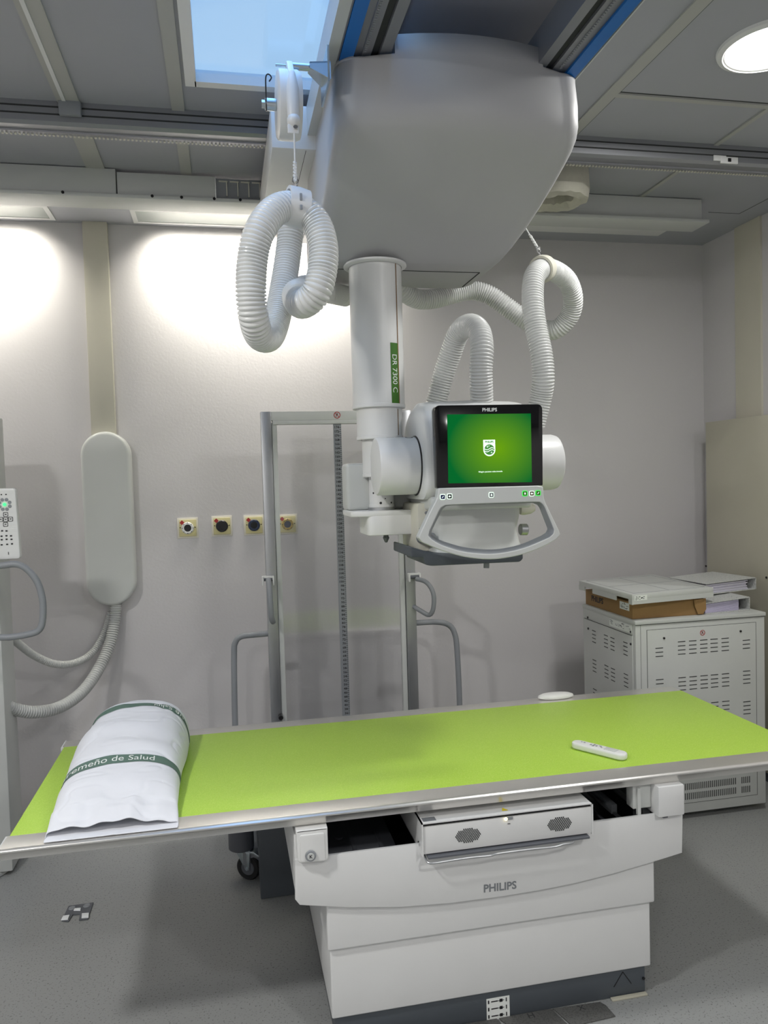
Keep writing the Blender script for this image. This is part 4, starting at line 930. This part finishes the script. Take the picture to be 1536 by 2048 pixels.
KB = [(-0.805,3.098,1.519),(-0.803,3.098,1.482),(-0.804,3.098,1.463),(-0.805,3.098,1.445),(-0.821,3.098,1.464),(-0.787,3.098,1.464),(-0.818,3.098,1.421),(-0.803,3.098,1.420),(-0.821,3.098,1.388),(-0.804,3.098,1.389),(-0.787,3.098,1.388),(-0.822,3.098,1.369),(-0.803,3.098,1.370),(-0.786,3.098,1.371),(-0.821,3.098,1.401),(-0.804,3.098,1.402),(-0.788,3.098,1.401)]
b = N(); q = KB[0]
for a in range(8): cyl(b, (q[0]+.019*math.cos(a*PI/4+.4), 3.0985, q[2]+.019*math.sin(a*PI/4+.4)), (q[0]+.019*math.cos(a*PI/4+.4), 3.0998, q[2]+.019*math.sin(a*PI/4+.4)), .0065, n=12)
fin('dial_pad', b, M_gry, kp_)
b = N(); cyl(b, (q[0], 3.096, q[2]), (q[0], 3.0995, q[2]), .006, n=14); fin('green_light', b, M_ledg, kp_)
b = N()
for p in KB[1:6]:
    w_ = .0085; pts = [(p[0]+x, 3.0985, p[2]+z) for x, z in rrect(0, 0, w_*2, w_*2, .003, 2)]; pi_ = [(p[0]+x, 3.0985, p[2]+z) for x, z in rrect(0, 0, w_*1.6, w_*1.6, .003, 2)]; ring_plate(b, pts, pi_, (0, .001, 0))
    bx(b, p[0]-.003, p[0]+.003, 3.0985, 3.0995, p[2]-.001, p[2]+.002)
for p in KB[6:]: bx(b, p[0]-.0035, p[0]+.0035, 3.0985, 3.0995, p[2]-.002, p[2]+.003)
for x, z in ((.0, .035), (.016, .035)): bx(b, q[0]-.012+x, q[0]-.007+x, 3.0985, 3.0995, q[2]+z, q[2]+z+.004)
bx(b, q[0]+.004, q[0]+.006, 3.0985, 3.0995, kz0+.018, kz0+.028); fin('key_print', b, M_ink, kp_)
hh = [(-0.945,3.080,1.297),(-0.826,3.080,1.294),(-0.774,3.080,1.297),(-0.737,3.080,1.279),(-0.701,3.080,1.228),(-0.685,3.080,1.158),(-0.688,3.080,1.082),(-0.702,3.080,1.046),(-0.734,3.080,1.033),(-0.795,3.080,1.026),(-0.838,3.080,1.027),(-0.958,3.080,1.031)]
handle(hh, .0125, M_gry, ls, 'loop_handle')

# ------------------------------------------------------------------ generator cabinet
gY = 3.086; gx0 = 1.741; gx1 = 2.394; gz = .917; gyb = 3.60
gc = thing('generator_cabinet', ((gx0+gx1)/2, 3.33, 0), 'white ventilated equipment cabinet beside the right wall behind the table', 'equipment cabinet')
b = N(); bx(b, gx0+.004, gx1-.004, gY+.006, gyb, .03, gz-.018, .002); body = fin('body', b, M_grywh, gc)
b = N(); bx(b, gx0, gx1, gY, gyb, gz-.018, gz, .003); fin('top_plate', b, M_grywh, gc)
b = N(); bx(b, gx0+.06, gx1-.05, gY+.0045, gY+.007, .075, gz-.045, .0008); fp = fin('front_panel', b, M_grywh, gc)
b = N(); e = .0015
for x0, x1, z0, z1 in ((gx0+.058, gx1-.048, gz-.045, gz-.0435), (gx0+.058, gx1-.048, .0735, .075), (gx0+.058, gx0+.0595, .075, gz-.045), (gx1-.0495, gx1-.048, .075, gz-.045)): bx(b, x0, x1, gY+.0048, gY+.0055, z0, z1)
bx(b, gx0+.004, gx1-.004, gY+.002, gY+.006, gz-.020, gz-.018); bx(b, gx0+.028, gx0+.029, gY+.005, gY+.0062, .05, gz-.018)
fin('panel_seam', b, M_slot, gc)
b = N()
def sgrp(b, x0, zc, n, wd=.037, dz=.0185):
    b = N()
    for i in range(n): bx(b, x0, x0+wd, gY+.0038, gY+.0048, zc-i*dz-.0018, zc-i*dz+.0018)
    fin('vent_slots', b, M_slot, fp)
zs = [0.810, 0.648, 0.522]
xs_ = [1.950, 2.005, 2.060, 2.112, 2.168]
for zc in zs:
    for x in xs_: sgrp(b, x, zc, 4)
xa1, xa2 = 1.840, 2.276
for z1 in (0.789, 0.648, 0.518): sgrp(b, xa1, z1, 3)
for z1, n_ in ((0.794, 3), (0.652, 4), (0.511, 4)): sgrp(b, xa2, z1, n_)
b.free()
b = N(); v0, v1 = (1.978,3.090,0.150), (2.232,3.090,0.150)
b.free()
for row in (0, 1):
    zc = v0[2]-row*.044; b = N()
    for i in range(22+8): x = v1[0]-i*.0098; bx(b, x-.002, x+.002, gY+.0038, gY+.0048, zc-.015, zc+.015)
    for i in range(5): x = 2.265+i*.0098; bx(b, x-.002, x+.002, gY+.0038, gY+.0048, zc-.015, zc+.015)
    fin('vertical_vents', b, M_slot, fp)
b = N()
for q in ((1.882,3.090,0.832), (2.265,3.090,0.837)): cyl(b, (q[0], gY+.001, q[2]), (q[0], gY+.005, q[2]), .005, n=14)
fin('panel_lock', b, M_black, fp)
nosign(fp, (2.073,3.088,0.843), .0125, gY+.0035)
# left side
b = N(); bx(b, gx0+.001, gx0+.0045, gY+.03, gyb-.02, .08, gz-.071, .0008); bx(b, gx0+.001, gx0+.0045, gY+.03, gyb-.02, gz-.068, gz-.022, .0008); sp_ = fin('side_panel', b, M_grywh, gc)
b = N(); xs0 = gx0
def sgy(yc, zc, n, wd=.037, dz=.0185):
    b = N()
    for i in range(n): bx(b, xs0+.0, xs0+.0012, yc-wd/2, yc+wd/2, zc-i*dz-.0018, zc-i*dz+.0018)
    fin('side_vents', b, M_slot, sp_)
SS = [(1.740,3.480,0.801), (1.740,3.358,0.802), (1.740,3.295,0.802), (1.740,3.175,0.805)]
for i, q in enumerate(SS):
    for dz in (0, .145, .29, .43): sgy(q[1], q[2]-dz, 4)
bx(b, xs0+.0, xs0+.0012, gY+.03, gyb-.02, gz-.0705, gz-.0685); fin('panel_seam', b, M_slot, sp_)
b = N()
for q in ((1.740,3.542,0.857), (1.740,3.539,0.802), (1.740,3.125,0.863), (1.740,3.127,0.808)): cyl(b, (xs0-.002, q[1], q[2]), (xs0+.002, q[1], q[2]), .0055, n=14)
fin('side_lock', b, M_black, sp_)
b = N(); s_a, s_b = (1.740,3.320,0.911), (1.740,3.119,0.917)
bx(b, xs0-.0004, xs0+.0012, s_b[1], s_a[1], gz-.060, gz-.026); lbp = fin('rating_label', b, M_wink, sp_)
b = N(); random.seed(2)
for i in range(26): y = random.uniform(s_b[1]+.005, s_a[1]-.015); z = random.uniform(gz-.056, gz-.030); bx(b, xs0-.0008, xs0-.0003, y, y+random.uniform(.004, .018), z, z+.0022)
fin('label_print', b, M_inkg, lbp)

# cardboard box and tray on it
k0, k1, k2 = (1.753,3.129,0.917), (2.107,3.128,0.917), (1.754,3.584,0.917)
cz1 = .992
cbx = thing('cardboard_box', ((k0[0]+k1[0])/2, k0[1]+.2, gz), 'flat brown cardboard box on the equipment cabinet under the white panel', 'box')
b = N(); bx(b, k0[0], k1[0], k0[1], k2[1], gz+.001, cz1, .001); kb_ = fin('carton', b, M_card, cbx)
b = N(); fl = [(0, 0), (.06, .004), (.062, -.045), (.045, -.066), (.02, -.066), (.004, -.03)]
prism(b, [(k1[0]-.055+p, k0[1]-.010+p*.03, cz1-.004+q) for p, q in fl], (0, .003, 0)); fin('flap', b, M_card, kb_)
text('lettering', 'PHILIPS', (k0[0]-.0006, 3.461, cz1-.036), .038, M_ink, kb_, rz=-PI/2, bold=.0008)
q = (1.752,3.196,0.965)
b = N(); bx(b, k0[0]-.0008, k0[0], q[1]-.04, q[1]+.045, cz1-.042, cz1-.008); kl = fin('shipping_label', b, M_wink, kb_)
b = N(); random.seed(5)
for i in range(14): y = random.uniform(q[1]-.035, q[1]+.02); z = cz1-random.uniform(.012, .038); bx(b, k0[0]-.0012, k0[0]-.0007, y, y+random.uniform(.005, .02), z, z+.002)
fin('label_print', b, M_ink, kl)
t0, t1, t2, t3 = [Vector(p) for p in [(1.713,3.059,1.040),(2.149,3.117,1.040),(2.151,3.626,1.040),(1.710,3.569,1.040)]]
ph = thing('grid_panel', tuple((t0+t2)/2)[:2]+(cz1,), 'white square detector panel with a cross grid lying on the cardboard box', 'panel')
top = [t0, t1, t2, t3]
b = N(); prism(b, fillet(top, .004, 2), (0, 0, -.024), .002); pl_ = fin('plate', b, M_grywh, ph)
def mixp(u_, v_, z): p = t0.lerp(t1, u_).lerp(t3.lerp(t2, u_), v_); return Vector((p.x, p.y, z))
def bar_(b, a, c, z, w_=.0012, h=.0005):
    d = (c-a); s = Vector((-d.y, d.x, 0)).normalized()*w_; prism(b, [a-s, a+s, c+s, c-s], (0, 0, h))
b = N(); z_ = 1.0401
for a, c in (((.5, .06), (.5, .94)), ((.06, .5), (.94, .5)), ((.06, .06), (.94, .06)), ((.94, .06), (.94, .94)), ((.94, .94), (.06, .94)), ((.06, .94), (.06, .06))): bar_(b, mixp(*a, z_), mixp(*c, z_), z_)
fin('grid_lines', b, M_gry, pl_)
# skirt with cut-outs
b = N()
def skirt(u0, v0_, u1, v1_, z0, z1):
    a, c = mixp(u0, v0_, z1), mixp(u1, v1_, z1); prism(b, [a, c, Vector((c.x, c.y, z0)), Vector((a.x, a.y, z0))], (Vector((0, .006, 0)) if abs(u0-u1) > .3 else Vector((.006, 0, 0))))
skirt(0, 0, 1, 0, .996, 1.018)
for v0_, v1_ in ((0, .06), (.28, .72), (.88, 1)): skirt(0, v0_, 0, v1_, .995, 1.018)
fin('skirt', b, M_grywh, ph)
q = mixp(.02, 0, 1.0)
b = N(); d = (t1-t0).normalized(); a = mixp(.03, 0, 1.034)-Vector((0, .0008, 0)); c = a+d*.065; prism(b, [a, c, c-Vector((0, 0, .022)), a-Vector((0, 0, .022))], (0, .0006, 0)); kl = fin('sticker', b, M_wink, pl_)
b = N(); random.seed(7)
for i in range(16):
    s = a+d*random.uniform(.002, .055)-Vector((0, .0005, random.uniform(.003, .019))); prism(b, [s, s+d*random.uniform(.003, .010), s+d*.006-Vector((0, 0, .0025)), s-Vector((0, 0, .0025))], (0, .0003, 0))
fin('sticker_print', b, M_ink, kl)

# binders
def binder(c_top, z0, z1, label, tilt, papers_m, loose=False):
    # c_top: near-left, near-right, far-right, far-left of the top cover; spine on the right
    A, B, C_, D = [Vector((p[0], p[1], 0)) for p in c_top]
    th_ = thing('ring_binder', tuple((A+C_)/2)[:2]+(z0,), label, 'binder', 'ring binders on the cabinet')
    def V(p, z): return Vector((p.x, p.y, z))
    dz = Vector((0, 0, .003))
    b = N(); prism(b, [V(A, z1-.003-tilt), V(B, z1-.003), V(C_, z1-.003), V(D, z1-.003-tilt)], dz); prism(b, [V(A, z0), V(B, z0), V(C_, z0), V(D, z0)], dz)
    u_ = (B-A).normalized(); prism(b, [V(B-u_*.003, z0), V(B, z0), V(C_, z0), V(C_-u_*.003, z0)], Vector((0, 0, z1-z0))); fin('cover', b, M_binder, th_)
    b = N(); w_ = (D-A).normalized(); L_ = (B-A).length; H_ = z1-z0-.012; n_ = 9
    for i in range(n_):
        j = random.uniform(-.004, .004) if loose else random.uniform(-.0008, .0008); e_ = L_-.055+(random.uniform(-.01, .01) if loose else 0)
        a = A+w_*(.012+j)+u_*.006; c_ = A+w_*(.012+j)+u_*e_; g_ = D-w_*.01+u_*e_; f__ = D-w_*.01+u_*.006
        zz = z0+.004+H_*i/n_; hh_ = H_/n_*.86; tl = tilt*(i/n_)
        prism(b, [V(a, zz-tl*.9), V(c_, zz), V(g_, zz), V(f__, zz-tl*.9)], (0, 0, hh_*(1-tilt/(z1-z0)*.8)))
    fin('papers', b, papers_m, th_)
    b = N(); p = A+w_*.06+u_*(L_-.045)
    sweep(b, [V(p, z0+.004)+u_*(.018*math.sin(a)-.012)+Vector((0, 0, (z1-z0-.008)*(1-math.cos(a))/2)) for a in [i*PI/8 for i in range(9)]], .003, n=8, step=.006)
    p = p-w_*.035; sweep(b, [V(p, z0+.004)+u_*(.018*math.sin(a)-.012)+Vector((0, 0, (z1-z0-.008)*(1-math.cos(a))/2)) for a in [i*PI/8 for i in range(9)]], .003, n=8, step=.006)
    fin('ring', b, M_ink, th_)
random.seed(3)
lo = [(2.007,3.037,0.985),(2.381,3.163,0.985),(2.557,3.412,0.985),(2.262,3.388,0.985)]
lo = [(2.110,3.121,0.918),(2.360,3.151,0.918),(2.551,3.442,0.918),(2.302,3.441,0.918)]
binder([lo[0], lo[1], (lo[1][0]+.0, lo[1][1]+.29), (lo[0][0], lo[0][1]+.29)], gz+.001, gz+.062, 'lower grey ring binder of lilac sheets lying on the equipment cabinet', .010, mat('lilac_paper', (196, 190, 216), .8))
hi = [(2.202,3.251,1.040),(2.525,3.324,1.040),(2.484,3.609,1.040),(2.173,3.527,1.040)]
binder(hi, gz+.066, 1.040, 'upper grey ring binder with loose white papers on top of the other binder', .004, M_paper, True)

# metal locker against the right wall
LX = 2.60; lo_y = 3.826; lzt = 1.833
lk = thing('steel_cupboard', (2.655, 3.1, 0), 'beige steel cupboard against the right wall behind the equipment cabinet', 'cupboard')
b = N(); bx(b, LX, XR-.013, 2.30, lo_y, .05, lzt, .002); fin('carcass', b, M_beige, lk)
b = N()
for q in ((2.600,3.836,1.039), (2.600,3.346,1.033)): cyl(b, (LX-.002, q[1], q[2]), (LX+.001, q[1], q[2]), .006, n=12)
fin('screw', b, M_black, lk)
b = N(); bx(b, LX+.01, XR-.02, 2.31, lo_y-.01, 0, .05); fin('plinth', b, M_dark, lk)

# ------------------------------------------------------------------ floor items
fq = [(-0.634,3.033,0.004),(-0.546,3.035,0.004),(-0.547,2.922,0.004),(-0.578,2.923,0.004),(-0.582,2.964,0.004),(-0.607,2.967,0.004),(-0.614,2.923,0.004),(-0.640,2.936,0.004)]
dk_ = thing('floor_anchor_plate', (fq[0][0], fq[0][1], 0), 'small dark metal docking plate screwed to the floor at the lower left', 'floor plate')
b = N(); prism(b, [(p[0], p[1], .0005) for p in fq], (0, 0, .005), .001); fin('plate', b, M_dgry, dk_)
b = N()
for p in [(-0.618,3.011,0.006),(-0.566,3.015,0.006)]: lathe(b, [(0, .0), (.013, 0), (.011, .003), (.005, .003), (0, .001)], (p[0], p[1], .0055), n=20)
fin('bolt_head', b, M_gry, dk_)
b = N()
for P4 in [[(-0.639,2.959,0.006),(-0.617,2.960,0.006),(-0.617,2.930,0.006),(-0.641,2.933,0.006)],[(-0.574,2.959,0.006),(-0.549,2.956,0.006),(-0.545,2.925,0.006),(-0.570,2.928,0.006)],[(-0.607,3.002,0.006),(-0.584,2.999,0.006),(-0.583,2.981,0.006),(-0.608,2.988,0.006)]]:
    prism(b, [(p[0], p[1], .0056) for p in P4], (0, 0, .004), .001)
fin('bright_lug', b, mat('bright_white_steel', (245, 248, 250), .25), dk_)
# floor duct covers in front of the pedestal
FP = [[(0.177,2.127,0.004),(0.463,2.108,0.004),(0.716,2.096,0.004),(0.720,2.065,0.004),(0.732,1.961,0.004),(0.208,2.032,0.004)],[(0.719,2.096,0.004),(0.881,2.089,0.004),(0.885,2.072,0.004),(0.903,1.995,0.004),(0.770,1.981,0.004),(0.720,2.065,0.004)],[(0.884,2.088,0.004),(1.034,2.068,0.004),(1.044,2.050,0.004),(1.049,2.001,0.004),(0.910,1.993,0.004),(0.887,2.071,0.004)]]
FL = ['dark vinyl floor cover plate at the foot of the pedestal, leftmost of the row', 'dark vinyl floor cover plate with a small H mark in the middle of the row', 'dark vinyl floor cover plate at the right end of the row with scratched mark']
for i, P4 in enumerate(FP):
    c_ = sum((Vector(p) for p in P4), Vector())/len(P4)
    b = N(); prism(b, [(c_.x+(p[0]-c_.x)*.985, min(2.074, c_.y+(p[1]-c_.y)*.985), .0004) for p in P4], (0, 0, .004), .001)
    pl2 = fin('floor_cover_plate', b, M_plate, None, label=FL[i], cat='floor plate', group='floor cover plates')
    if i: text('mark', ['', 'H', 'X'][i], (c_.x, c_.y+.01, .0046), .03, M_slot, pl2, rx=0, ext=.0002)
b = N(); bx(b, lx1-.13, lx1-.015, 2.062, 2.076, .0005, .006, .001); fin('metal_edge_strip', b, M_beige, None, label='short pale metal strip at the right foot of the dark plinth', cat='strip')
